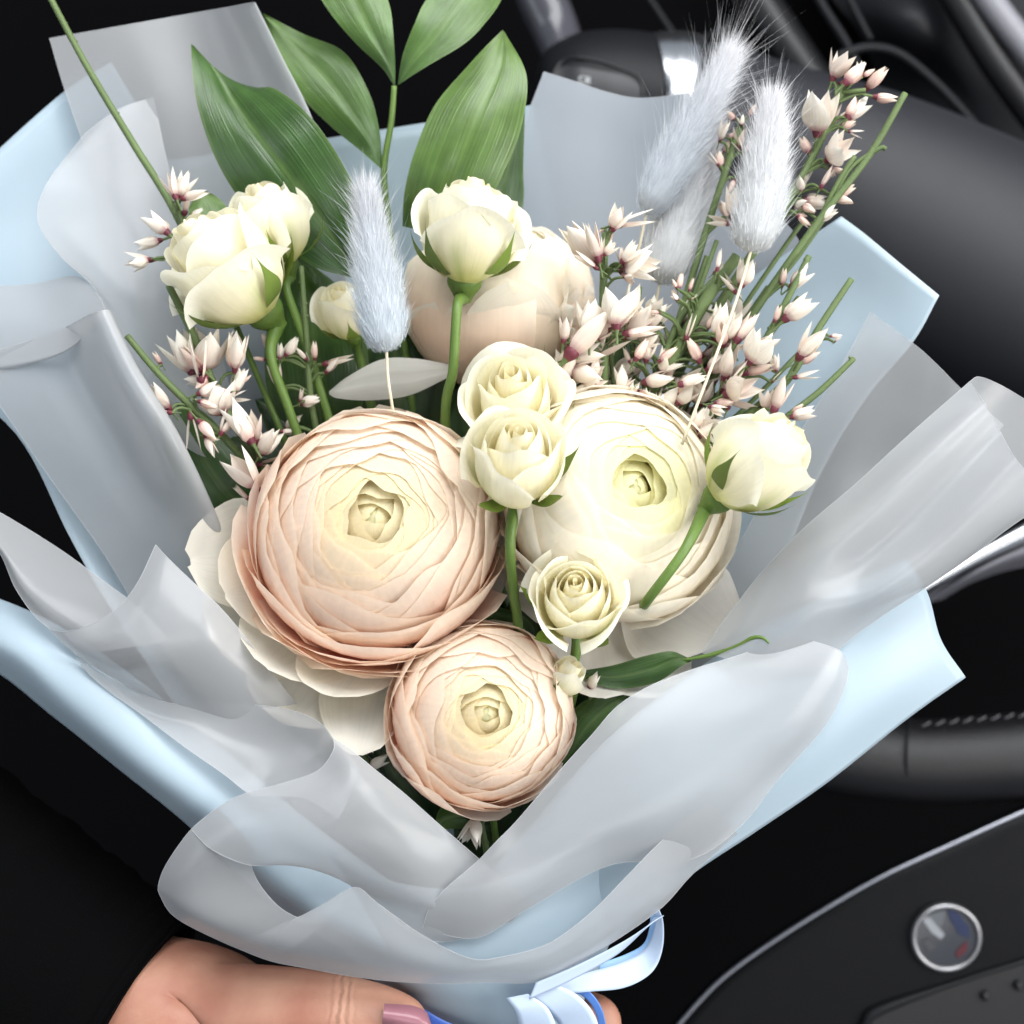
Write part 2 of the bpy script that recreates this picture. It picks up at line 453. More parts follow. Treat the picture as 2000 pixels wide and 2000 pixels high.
# badge
def disc(name, cx, cy, z, r, mat, parent, prof):
    """turned part facing out: prof = [(radius factor, lift cm)]"""
    ang = np.linspace(0, 2 * math.pi, 48, endpoint=False)
    k = S * (D - z / 100) / D
    c = P(cx, cy, z)
    G = np.array([[c + np.array([r * f * k * math.cos(t), r * f * k * math.sin(t) * 0.97, h / 100]) for t in ang] for f, h in prof])
    n_ = G.shape
    return add(name, grid_mesh(inv(sw, G.reshape(-1, 3)).reshape(n_), name, closed=True), mat, parent)
bd = disc('badge', 1846, 1829, -18.15, 62, plain('badge_face', (0.03, 0.032, 0.04), 0.25, 0.6), sw, [(1.0, 0.12), (0.5, 0.16), (0.001, 0.17)])
disc('badge_ring', 1846, 1829, -18.15, 68, M_RING, bd, [(1.03, -0.05), (1.02, 0.2), (0.97, 0.3), (0.9, 0.3), (0.86, 0.2), (0.85, 0.1)])
def badge_patch(name, pts, mat):
    q = [P(a, b, -17.95) for a, b in pts]
    me = mesh_from(inv(sw, q), [tuple(range(len(q)))], name, smooth=False)
    add(name, me, mat, bd)
badge_patch('badge_mark', [(1800, 1795), (1815, 1790), (1845, 1825), (1838, 1835), (1820, 1822)], plain('badge_silver', (0.22, 0.23, 0.25), 0.4, 0.4))
badge_patch('badge_mark', [(1812, 1786), (1846, 1778), (1842, 1802), (1836, 1812)], plain('badge_grey', (0.08, 0.09, 0.10), 0.4, 0.4))
badge_patch('badge_mark', [(1800, 1838), (1815, 1834), (1828, 1850), (1815, 1858)], plain('badge_dim', (0.04, 0.043, 0.046), 0.4, 0.4))
badge_patch('badge_stripe', [(1850, 1776), (1872, 1783), (1893, 1812), (1894, 1832), (1874, 1826), (1856, 1796)], plain('badge_blue', (0.006, 0.014, 0.05), 0.4, 0.4))
badge_patch('badge_stripe', [(1878, 1846), (1891, 1838), (1888, 1858), (1872, 1872), (1866, 1862)], plain('badge_red', (0.06, 0.006, 0.012), 0.4, 0.4))

# ------------------------------------------------------------------ wrapping: blue paper and frosted film
def sheet(name, rows, mat, parent=None, n=44, m=36, **kw):
    G = loft(rows, n, m)
    if parent is not None:
        G = inv(parent, G.reshape(-1, 3)).reshape(G.shape)
    o = add(name, grid_mesh(G, name), mat, parent, **kw)
    # pale thread along the cut edge, its lighter colour painting the glint
    loop_ = np.vstack([G[0, :-1], G[:-1, -1], G[-1, ::-1][:-1], G[::-1, 0][:-1]])
    loop_ = np.vstack([loop_, loop_[:1]])
    add('cut_edge', grid_mesh(tube_grid(loop_, 0.00007, 5, caps=False), 'cut_edge', closed=True), M_EDGE, o)
    if mat is M_BLUE:
        md = o.modifiers.new('thickness', 'SOLIDIFY'); md.thickness = 0.00022; md.offset = 0
    return o

B = 'wrapping papers of the bouquet'
F_ = 'frosted film wraps of the bouquet'
# blue paper, left back
sheet('wrapping_paper', [
    [(217, 122, -6.6), (140, 168, -6.6), (60, 235, -6.4), (-40, 325, -6.0), (-160, 420, -5.6)],
    [(262, 196, -6.9), (190, 300, -7.0), (100, 400, -6.6), (-10, 480, -6.0), (-140, 580, -5.4)],
    [(330, 312, -7.0), (280, 480, -7.0), (190, 580, -6.0), (60, 640, -4.8), (-100, 720, -4.2)],
    [(470, 560, -7.0), (420, 760, -6.6), (330, 850, -5.0), (190, 900, -3.6), (40, 858, -3.0)],
    [(620, 900, -6.6), (560, 1060, -6.0), (470, 1130, -4.6), (320, 1150, -3.2), (140, 1055, -2.4)],
    [(760, 1300, -5.6), (700, 1400, -5.0), (600, 1420, -4.0), (440, 1400, -2.8), (250, 1240, -2.0)],
    [(900, 1800, -4), (860, 1800, -4), (800, 1800, -3.2), (700, 1780, -2.4), (560, 1700, -1.6)]], M_BLUE,
    label='light blue wrapping paper fanned out behind the left side, its corner pointing up', cat='wrapping paper')
# blue paper, centre back
sheet('wrapping_paper', [
    [(310, 318, -7.6), (420, 300, -7.7), (600, 276, -7.8), (830, 240, -7.8), (1040, 205, -7.6)],
    [(420, 560, -7.6), (540, 550, -7.7), (700, 540, -7.8), (880, 530, -7.8), (1100, 520, -7.6)],
    [(560, 900, -7.2), (660, 900, -7.3), (800, 900, -7.4), (940, 900, -7.4), (1120, 900, -7.2)],
    [(760, 1400, -6.0), (820, 1400, -6.0), (900, 1400, -6.0), (980, 1400, -6.0), (1080, 1400, -6.0)],
    [(880, 1900, -4.5), (920, 1900, -4.5), (960, 1900, -4.5), (1000, 1900, -4.5), (1040, 1900, -4.5)]], M_BLUE,
    label='blue grey paper standing upright behind the middle green leaves', cat='wrapping paper')
# blue paper, right
sheet('wrapping_paper', [
    [(1643, 423, -4.4), (1690, 458, -4.0), (1762, 518, -3.4), (1834, 577, -2.8)],
    [(1500, 520, -5.6), (1590, 560, -5.0), (1690, 620, -4.2), (1783, 668, -3.2)],
    [(1330, 650, -6.8), (1450, 700, -6.0), (1580, 740, -4.8), (1690, 780, -4.2)],
    [(1200, 850, -7.2), (1330, 900, -6.6), (1470, 920, -5.2), (1600, 930, -4.6)],
    [(1120, 1100, -6.8), (1240, 1130, -6.2), (1370, 1140, -5.0), (1510, 1140, -3.8)],
    [(1060, 1450, -5.8), (1140, 1450, -5.2), (1240, 1430, -4.0), (1360, 1400, -2.8)],
    [(1000, 1900, -4.5), (1040, 1900, -4.2), (1080, 1890, -3.6), (1130, 1860, -3)]], M_BLUE,
    label='pale blue wrapping paper with pointed corner behind the white broom on the right', cat='wrapping paper')
# blue paper, right lower flap
sheet('wrapping_paper', [
    [(1770, 1090, 0.2), (1812, 1160, 0.7), (1838, 1250, 0.8), (1886, 1323, 0.3)],
    [(1640, 1150, 0.6), (1700, 1260, 1.4), (1730, 1345, 1.4), (1772, 1404, 0.6)],
    [(1480, 1230, 0.8), (1540, 1370, 1.8), (1575, 1460, 1.8), (1616, 1528, 0.9)],
    [(1330, 1330, 0.9), (1390, 1470, 2.1), (1430, 1560, 2.1), (1472, 1627, 1.1)],
    [(1190, 1440, 1.0), (1260, 1570, 2.4), (1300, 1650, 2.4), (1348, 1710, 1.3)],
    [(1080, 1560, 0.6), (1140, 1680, 1.6), (1180, 1750, 1.8), (1235, 1805, 0.9)],
    [(960, 1700, 0.0), (1000, 1800, 0.6), (1040, 1850, 0.7), (1090, 1890, 0.2)]], M_BLUE,
    label='broad pale blue paper flap sweeping out to the lower right over the steering wheel', cat='wrapping paper')
# blue paper, left lower band
sheet('wrapping_paper', [
    [(-140, 1120, -2.6), (-150, 1170, -1.4), (-160, 1230, -1.8), (-170, 1290, -3)],
    [(62, 1195, -0.6), (40, 1225, 0.0), (10, 1268, 0.3), (-30, 1302, -1.0)],
    [(190, 1270, 0.0), (165, 1330, 1.0), (135, 1380, 1.0), (100, 1397, -0.4)],
    [(350, 1390, 0.2), (310, 1450, 1.3), (270, 1495, 1.3), (225, 1497, -0.2)],
    [(480, 1500, 0.3), (440, 1560, 1.5), (405, 1600, 1.5), (360, 1606, 0.0)],
    [(600, 1600, 0.5), (570, 1680, 1.7), (530, 1720, 1.7), (480, 1720, 0.2)],
    [(720, 1690, 0.7), (690, 1770, 1.8), (650, 1810, 1.8), (610, 1820, 0.4)],
    [(860, 1790, 0.8), (830, 1860, 1.7), (800, 1890, 1.7), (760, 1900, 0.5)]], M_BLUE,
    label='light blue paper band rolled along the lower left edge above the black sleeve', cat='wrapping paper')
# blue paper, front bottom and handle
sheet('wrapping_paper', [
    [(600, 1640, 0.7), (760, 1720, 1.9), (935, 1730, 2.2), (1130, 1650, 2.0), (1330, 1560, 1.0)],
    [(620, 1760, 0.8), (770, 1820, 2.1), (940, 1850, 2.5), (1110, 1780, 2.2), (1270, 1690, 1.0)],
    [(660, 1850, 0.3), (790, 1900, 1.8), (950, 1920, 2.2), (1090, 1880, 1.9), (1210, 1800, 0.6)],
    [(730, 1915, -0.4), (830, 1955, 1.2), (960, 1975, 1.7), (1070, 1950, 1.4), (1170, 1890, 0.0)],
    [(800, 1990, -1.0), (880, 2020, 0.4), (970, 2035, 0.9), (1060, 2015, 0.6), (1135, 1970, -0.8)],
    [(840, 2120, -1.4), (900, 2140, -0.1), (975, 2150, 0.3), (1050, 2140, 0), (1110, 2100, -1.2)],
    [(830, 2330, -1.4), (895, 2350, -0.1), (975, 2360, 0.3), (1055, 2350, 0), (1120, 2320, -1.2)]], M_BLUE,
    label='light blue paper gathered round the bouquet handle above the ribbon', cat='wrapping paper')

# film, back left, with rolled right edge
sheet('wrapping_film', [
    [(97, 75, -6.0), (240, 50, -6.0), (370, 27, -6.3), (440, 15, -5.6), (497, 5, -4.6), (488, 18, -5.4)],
    [(128, 180, -6.0), (280, 160, -6.0), (410, 140, -6.3), (490, 118, -5.4), (547, 106, -4.6), (535, 120, -5.6)],
    [(176, 320, -6.0), (330, 320, -6.0), (460, 310, -6.3), (550, 268, -5.4), (612, 242, -4.8), (600, 260, -5.8)],
    [(230, 480, -5.9), (390, 480, -5.9), (520, 470, -6.2), (600, 440, -5.6), (655, 410, -5.2), (640, 430, -6.0)],
    [(340, 800, -5.5), (480, 800, -5.5), (590, 800, -5.6), (660, 780, -5.4), (710, 760, -5.2), (700, 770, -5.8)],
    [(640, 1500, -4.5), (700, 1500, -4.5), (760, 1500, -4.5), (800, 1500, -4.5), (830, 1500, -4.5), (825, 1500, -4.6)]], M_FILM, n=60, m=60,
    label='frosted film with rolled right edge standing highest, behind the leaf on the left', cat='wrapping film')
# film, upper left, big soft fold with curved edge
fl = empty('wrapping_film', P(250, 800, -1), label='frosted film rolled in long folds down the left side', cat='wrapping film')
sheet('fold', [
    [(300, 190, -6.2), (250, 205, -5.6), (212, 225, -5.4), (165, 262, -5.2)],
    [(330, 330, -5.6), (250, 330, -5.0), (160, 340, -4.6), (92, 358, -4.2)],
    [(360, 440, -5.2), (270, 440, -4.2), (160, 440, -3.6), (74, 430, -3.2)],
    [(390, 540, -5.0), (300, 540, -3.8), (190, 530, -3.0), (118, 500, -2.4)],
    [(420, 640, -5.0), (330, 640, -3.6), (240, 620, -2.4), (182, 560, -1.6)],
    [(450, 760, -4.6), (360, 760, -3.4), (280, 720, -2.0), (205, 620, -1.0)],
    [(500, 900, -4.2), (430, 900, -3.2), (350, 860, -2.0), (260, 720, -0.8)]], M_FILM, fl)
sheet('fold', [
    [(-200, 560, -4.0), (-60, 560, -3.8), (60, 555, -3.4), (150, 540, -2.4), (198, 585, -0.9)],
    [(-200, 640, -3.0), (-60, 640, -2.6), (60, 630, -2.0), (150, 610, -1.2), (205, 612, -0.4)],
    [(-200, 720, -2.6), (-60, 715, -2.0), (40, 705, -1.4), (130, 680, -0.8), (192, 630, -0.2)],
    [(-200, 760, -2.8), (-60, 742, -2.4), (30, 722, -1.8), (120, 690, -1.2), (180, 645, -0.7)]], M_FILM, fl)
sheet('fold', [
    [(-70, 700, -1.9), (40, 670, -1.6), (125, 640, -1.2), (176, 614, 0.8), (212, 606, 0.9), (222, 622, -0.8)],
    [(5, 800, -1.8), (90, 780, -1.4), (170, 750, -1.2), (222, 718, 1.2), (262, 708, 1.2), (268, 722, -0.8)],
    [(95, 930, -1.8), (175, 910, -1.2), (250, 885, -0.9), (304, 860, 1.5), (347, 848, 1.4), (352, 862, -0.8)],
    [(205, 1085, -1.8), (270, 1070, -1.4), (330, 1045, -0.8), (388, 1018, 0.0), (424, 1012, -0.3), (428, 1025, -1.6)],
    [(300, 1240, -1.8), (350, 1225, -1.8), (400, 1195, -1.8), (445, 1160, -1.6), (475, 1150, -1.8), (480, 1160, -2.4)],
    [(440, 1420, -1.8), (490, 1400, -2.0), (540, 1370, -2.2), (580, 1340, -2.2), (610, 1330, -2.4), (612, 1340, -2.8)],
    [(620, 1620, -1.2), (660, 1600, -1.4), (700, 1570, -1.6), (740, 1540, -1.6), (760, 1530, -1.8), (762, 1540, -2.2)]], M_FILM, fl, 60, 60)
# film, left lower cone
fc2 = empty('wrapping_film', P(200, 1200, 0.5), label='frosted film twisted into a cone at the left, above the blue band', cat='wrapping film')
sheet('fold', [
    [(-80, 955, -1.0), (-60, 980, -0.8), (-50, 1010, -0.5), (-40, 1030, -0.6)],
    [(36, 1022, -1.0), (10, 1050, -0.4), (5, 1075, 0.0), (2, 1085, -0.2)],
    [(123, 1077, -1.0), (85, 1110, -0.2), (50, 1140, 0.4), (29, 1147, 0.2)],
    [(203, 1135, -0.8), (160, 1160, 0.1), (100, 1185, 0.7), (66, 1201, 0.5)],
    [(275, 1190, -0.6), (220, 1205, 0.2), (150, 1220, 0.8), (100, 1231, 0.7)],
    [(330, 1250, -0.4), (280, 1260, 0.2), (210, 1270, 0.8), (150, 1280, 0.7)]], M_FILM, fc2)
sheet('fold', [
    [(304, 1064, 1.6), (268, 1139, 1.9), (226, 1190, 1.9), (174, 1222, 1.6), (127, 1233, 1.2), (98, 1230, 0.8)],
    [(330, 1092, 1.9), (300, 1165, 2.4), (250, 1225, 2.4), (200, 1262, 1.9), (160, 1272, 1.4), (130, 1262, 0.9)],
    [(375, 1135, 1.9), (345, 1205, 2.5), (290, 1270, 2.6), (245, 1305, 2.0), (210, 1310, 1.4), (180, 1300, 0.9)],
    [(428, 1184, 1.7), (400, 1245, 2.3), (345, 1300, 2.2), (300, 1326, 1.6), (262, 1332, 1.4), (229, 1329, 1.0)],
    [(480, 1245, 1.2), (455, 1300, 1.6), (405, 1345, 1.5), (358, 1362, 1.1), (310, 1365, 0.9), (270, 1355, 0.7)],
    [(560, 1350, 0.4), (530, 1395, 0.6), (480, 1425, 0.6), (430, 1435, 0.4), (380, 1430, 0.3), (330, 1415, 0.1)],
    [(640, 1450, -0.2), (610, 1480, -0.1), (560, 1500, -0.1), (510, 1510, -0.2), (460, 1500, -0.3), (410, 1480, -0.4)]], M_FILM, fc2)
# film, front left: lens-shaped inside and the big rolled flap
ff = empty('wrapping_film', P(600, 1600, 2), label='frosted film rolled into the big rounded flap at the front left, above the thumb', cat='wrapping film')
sheet('fold', [
    [(150, 1285, 0.9), (160, 1300, 1.0), (175, 1318, 1.1)],
    [(228, 1331, 0.9), (222, 1345, 1.0), (215, 1352, 1.1)],
    [(326, 1372, 0.9), (300, 1395, 1.0), (272, 1392, 1.2)],
    [(420, 1376, 0.8), (390, 1420, 1.0), (362, 1460, 1.7)],
    [(505, 1377, 0.9), (470, 1450, 0.9), (437, 1512, 1.9)],
    [(582, 1391, 1.3), (550, 1465, 1.1), (490, 1552, 2.0)],
    [(630, 1416, 1.8), (600, 1480, 1.5), (540, 1555, 2.1)],
    [(654, 1446, 2.4), (640, 1500, 2.0), (600, 1560, 2.2)],
    [(700, 1500, 2.4), (680, 1560, 2.0), (660, 1600, 2.1)]], M_FILM, ff)
sheet('fold', [
    [(652, 1443, 2.5), (690, 1468, 2.8), (735, 1505, 2.9), (790, 1550, 2.9), (860, 1612, 2.9), (936, 1678, 2.9), (990, 1722, 2.6)],
    [(650, 1468, 2.8), (690, 1500, 3.4), (740, 1545, 3.5), (800, 1595, 3.4), (870, 1655, 3.1), (950, 1715, 2.8), (1010, 1740, 2.5)],
    [(622, 1504, 2.9), (665, 1540, 3.7), (730, 1590, 3.9), (795, 1640, 3.7), (870, 1700, 3.2), (965, 1752, 2.8), (1020, 1752, 2.5)],
    [(565, 1526, 2.9), (615, 1572, 3.8), (690, 1625, 4.0), (770, 1680, 3.8), (860, 1740, 3.2), (970, 1780, 2.8), (1030, 1762, 2.5)],
    [(475, 1551, 2.8), (530, 1600, 3.7), (620, 1650, 3.9), (715, 1705, 3.6), (830, 1765, 3.2), (960, 1805, 2.8), (1030, 1768, 2.5)],
    [(425, 1577, 2.7), (470, 1625, 3.5), (560, 1672, 3.6), (660, 1710, 3.3), (760, 1760, 3.0), (900, 1825, 2.8), (1020, 1780, 2.5)],
    [(373, 1620, 2.5), (415, 1660, 3.2), (490, 1690, 3.3), (580, 1690, 3.1), (690, 1732, 2.9), (840, 1838, 2.7), (1000, 1800, 2.5)]], M_FILM, ff)
sheet('fold', [
    [(425, 1577, 2.65), (470, 1625, 3.4), (500, 1665, 3.3)],
    [(373, 1620, 2.5), (415, 1660, 3.1), (485, 1672, 3.2)],
    [(327, 1684, 2.2), (380, 1705, 2.9), (490, 1690, 3.0)],
    [(310, 1725, 2.0), (370, 1740, 2.8), (500, 1715, 2.9)],
    [(313, 1750, 1.9), (380, 1775, 2.8), (520, 1745, 2.9)],
    [(344, 1793, 1.8), (420, 1805, 2.8), (550, 1775, 3.0)],
    [(435, 1840, 1.9), (490, 1832, 2.8), (590, 1795, 3.1)],
    [(525, 1876, 2.1), (570, 1850, 2.9), (640, 1800, 3.2)]], M_FILM, ff)
# bottom band, wraps round the front
sheet('fold', [
    [(440, 1842, 1.9), (500, 1828, 2.7), (560, 1800, 3.0), (590, 1788, 3.1)],
    [(525, 1876, 2.1), (560, 1850, 3.0), (600, 1810, 3.3), (632, 1766, 3.3)],
    [(610, 1893, 2.3), (635, 1860, 3.3), (665, 1800, 3.7), (693, 1733, 3.6)],
    [(700, 1909, 2.5), (715, 1880, 3.4), (722, 1830, 3.9), (737, 1764, 3.9)],
    [(785, 1918, 2.6), (795, 1900, 3.4), (800, 1870, 3.9), (824, 1826, 4.0)],
    [(870, 1921, 2.7), (880, 1910, 3.4), (890, 1895, 3.8), (918, 1872, 4.0)],
    [(958, 1919, 2.7), (965, 1908, 3.4), (970, 1890, 3.8), (985, 1868, 3.9)],
    [(1052, 1918, 2.6), (1055, 1900, 3.3), (1058, 1875, 3.6), (1060, 1848, 3.7)],
    [(1125, 1882, 2.5), (1120, 1868, 3.2), (1115, 1845, 3.5), (1110, 1818, 3.6)],
    [(1193, 1843, 2.4), (1185, 1825, 3.1), (1175, 1800, 3.4), (1165, 1772, 3.5)],
    [(1290, 1775, 2.2), (1270, 1755, 2.9), (1250, 1730, 3.2), (1235, 1700, 3.3)],
    [(1352, 1708, 2.0), (1330, 1690, 2.7), (1310, 1660, 3.0), (1295, 1640, 3.1)],
    [(1440, 1628, 1.9), (1420, 1605, 2.5), (1400, 1580, 2.8), (1390, 1560, 2.9)]], M_FILM, ff, 70, 30)
# film, front right: V edge, flap with rounded corner, long roll to the upper right
fr = empty('wrapping_film', P(1500, 1250, 2), label='frosted film rolled into a wide tube at the right, reaching over the silver spoke', cat='wrapping film')
sheet('fold', [
    [(936, 1679, 3.2), (905, 1706, 3.3), (868, 1738, 3.3), (838, 1775, 3.1), (825, 1815, 2.8)],
    [(970, 1643, 3.1), (960, 1685, 3.4), (950, 1730, 3.5), (945, 1780, 3.3), (930, 1832, 2.8)],
    [(1012, 1600, 2.9), (1030, 1650, 3.3), (1040, 1695, 3.4), (1040, 1740, 3.3), (1022, 1780, 2.8)],
    [(1085, 1514, 2.7), (1120, 1575, 3.2), (1150, 1630, 3.4), (1170, 1660, 3.2), (1190, 1690, 2.8)],
    [(1157, 1434, 2.5), (1210, 1500, 3.1), (1270, 1570, 3.4), (1310, 1620, 3.2), (1345, 1680, 2.6)],
    [(1204, 1381, 2.3), (1270, 1440, 2.9), (1350, 1510, 3.3), (1410, 1560, 3.1), (1445, 1615, 2.4)],
    [(1266, 1341, 2.1), (1340, 1390, 2.7), (1420, 1450, 3.1), (1480, 1495, 2.9), (1520, 1522, 2.2)],
    [(1350, 1308, 2.0), (1420, 1345, 2.5), (1500, 1390, 2.9), (1560, 1420, 2.7), (1610, 1420, 2.1)],
    [(1459, 1274, 1.9), (1520, 1295, 2.4), (1580, 1320, 2.6), (1620, 1335, 2.4), (1648, 1350, 2.0)],
    [(1540, 1240, 1.8), (1580, 1250, 2.2), (1620, 1262, 2.3), (1645, 1275, 2.2), (1658, 1305, 1.9)]], M_FILM, fr, 60, 40)
sheet('fold', [
    [(1894, 745, 0.8), (1922, 785, 2.6), (1952, 840, 2.5), (1992, 907, 3.4), (2050, 950, 2.6), (2110, 955, 0.8)],
    [(1771, 853, 0.8), (1805, 895, 2.6), (1850, 945, 2.4), (1905, 1000, 3.3), (1960, 1022, 2.6), (2003, 1009, 0.9)],
    [(1677, 940, 0.8), (1715, 980, 2.5), (1765, 1030, 2.3), (1820, 1078, 3.1), (1865, 1098, 2.5), (1897, 1087, 1.0)],
    [(1575, 1027, 0.8), (1618, 1065, 2.3), (1670, 1112, 2.2), (1725, 1148, 2.9), (1775, 1160, 2.4), (1811, 1146, 1.2)],
    [(1499, 1105, 0.8), (1545, 1138, 2.0), (1595, 1175, 2.6), (1645, 1202, 2.5), (1690, 1212, 2.0), (1722, 1204, 1.5)],
    [(1430, 1190, 0.8), (1475, 1212, 1.8), (1520, 1238, 2.3), (1570, 1252, 2.3), (1615, 1260, 2.0), (1652, 1256, 1.7)],
    [(1370, 1275, 0.8), (1415, 1285, 1.5), (1460, 1300, 1.9), (1510, 1305, 2.0), (1560, 1310, 1.9), (1600, 1310, 1.8)]], M_FILM, fr, 60, 50)
sheet('fold', [
    [(1894, 745, 0.8), (1912, 736, 0.2), (1950, 750, -0.3), (2005, 782, -0.5), (2110, 850, -0.4), (2160, 930, 0.2)],
    [(1771, 853, 0.8), (1800, 852, 0.2), (1850, 862, -0.3), (1910, 890, -0.5), (1990, 945, -0.4), (2010, 1005, 0.2)],
    [(1640, 975, 0.8), (1665, 975, 0.2), (1710, 990, -0.3), (1760, 1020, -0.5), (1830, 1070, -0.4), (1860, 1110, 0.2)],
    [(1499, 1105, 0.8), (1520, 1105, 0.3), (1560, 1120, 0), (1600, 1140, 0), (1650, 1170, 0.2), (1690, 1200, 0.6)]], M_FILM, fr)
# film behind the right roll
sheet('wrapping_film', [
    [(1700, 610, -3.4), (1785, 672, -2.6), (1830, 712, -2.2), (1878, 760, -1.8), (1960, 830, -1.8)],
    [(1640, 720, -3.6), (1730, 780, -2.8), (1790, 820, -2.2), (1840, 850, -1.8), (1900, 900, -1.6)],
    [(1560, 850, -3.9), (1640, 900, -3.0), (1710, 930, -2.4), (1760, 950, -1.8), (1800, 980, -1.4)],
    [(1450, 1050, -3.6), (1520, 1080, -2.8), (1580, 1100, -2.0), (1630, 1110, -1.4), (1670, 1120, -1)],
    [(1320, 1300, -3), (1370, 1310, -2), (1420, 1310, -1.2), (1460, 1310, -0.8), (1490, 1310, -0.4)]], M_FILM,
    label='smoky film edge standing between the pointed blue paper and the rolled tube', cat='wrapping film')
# film, upper right back
sheet('wrapping_film', [
    [(1062, 140, -6.8), (1120, 158, -6.9), (1180, 178, -7.0), (1240, 191, -6.9), (1300, 188, -6.6), (1345, 180, -6.2)],
    [(1020, 260, -7.0), (1100, 280, -7.1), (1180, 300, -7.2), (1260, 315, -7.0), (1340, 330, -6.6), (1410, 340, -6.0)],
    [(980, 460, -7.1), (1080, 480, -7.2), (1200, 500, -7.2), (1320, 510, -6.9), (1440, 500, -6.4), (1560, 470, -5.8)],
    [(960, 700, -7.0), (1080, 720, -7.0), (1200, 740, -7.0), (1330, 740, -6.6), (1450, 720, -6.2), (1560, 680, -5.6)],
    [(980, 1200, -6.4), (1060, 1200, -6.4), (1150, 1200, -6.4), (1230, 1190, -6.2), (1320, 1170, -5.8), (1400, 1140, -5.2)],
    [(980, 1850, -4.4), (1000, 1850, -4.4), (1020, 1850, -4.4), (1040, 1850, -4.3), (1060, 1850, -4.2), (1080, 1850, -4)]], sheet_mat('blue_grey_film', (0.42, 0.46, 0.51), 0.35, 0.12, 0.4, 0.45),
    label='grey blue film with a straight top edge hiding part of the CRUISE button', cat='wrapping film')

# ------------------------------------------------------------------ flowers
def shell_petal(A, B_, zc, a0, a1, phi, w, rng, nu=13, nv=11, drop=30, rip=3, flare=0.0, curl=(0, 0), imb=0.02, tipcut=0.0, tw=2.4, skew=0.0, wobble=0.012):
    """petal as a piece of a nested bowl; angles in degrees. returns grid (nv, nu, 3) and s, u arrays"""
    u = np.linspace(-1, 1, nu)[None, :]
    s = np.linspace(0, 1, nv)[:, None]
    ph1, ph2 = rng.uniform(0, 6.28), rng.uniform(0, 6.28)
    f1, f2 = rng.uniform(2.0, 3.4), rng.uniform(5, 8)
    sk_ = rng.uniform(-1, 1) * skew
    end = a1 + sk_ * u - drop * np.abs(u) ** tw + rip * np.sin(f1 * u + ph1) + 0.5 * rip * np.sin(f2 * u + ph2) - tipcut * np.exp(-(u / 0.18) ** 2)
    al = np.radians(a0 + (end - a0) * s)
    wid = w * (0.55 + 0.45 * smooth(0, 0.6, s))
    az = math.radians(phi) + np.radians(wid) * u
    wob = wobble * np.sin(f1 * u * 1.3 + ph2) * s ** 2
    r = A * np.cos(al) * (1 + imb * u + wob)
    z = zc + B_ * np.sin(al)
    k = np.clip((s - 0.72) / 0.28, 0, 1) ** 2
    r = r + k * curl[0] * (1 + 0.25 * np.sin(f1 * u + ph1)) + flare * s ** 5
    z = z - k * curl[1] * (1 + 0.25 * np.sin(f2 * u * 0.5 + ph2))
    G = np.stack([r * np.cos(az), r * np.sin(az), z + 0 * r], -1)
    return G, s, u

def blade(base, mid, tip, wmax, side, cup, rng, nu=11, nv=14, round_=0.5, wav=0.04, base_w=0.25, nrm=(0, 0, 1)):
    """spoon-shaped petal along base-mid-tip; side = sideways unit vector"""
    s = np.linspace(0, 1, nv)[:, None]
    base, mid, tip, side = map(lambda v: np.asarray(v, float), (base, mid, tip, side))
    c = (1 - s) ** 2 * base + 2 * s * (1 - s) * mid + s ** 2 * tip
    p = rng.uniform(0, 6.28)
    w = wmax * (base_w + (1 - base_w) * np.sin(np.clip(s / 0.68, 0, 1) * math.pi / 2) ** 1.2) * np.sqrt(np.clip(1 - np.clip((s - 0.62) / 0.385, 0, 1) ** (2.0 / round_ * 0.5), 0, 1))
    u = np.linspace(-1, 1, nu)
    G = np.zeros((nv, nu, 3))
    n_ = np.asarray(nrm, float)
    for j, uu in enumerate(u):
        ww = w * uu * (1 + wav * np.sin(7 * s + p + uu))
        G[:, j] = c + side * ww + n_ * (cup * uu * uu * wmax * (0.4 + 0.6 * s) + wav * wmax * np.sin(5 * s + 3 * uu + p) * abs(uu))
    return G, s, u[None, :]

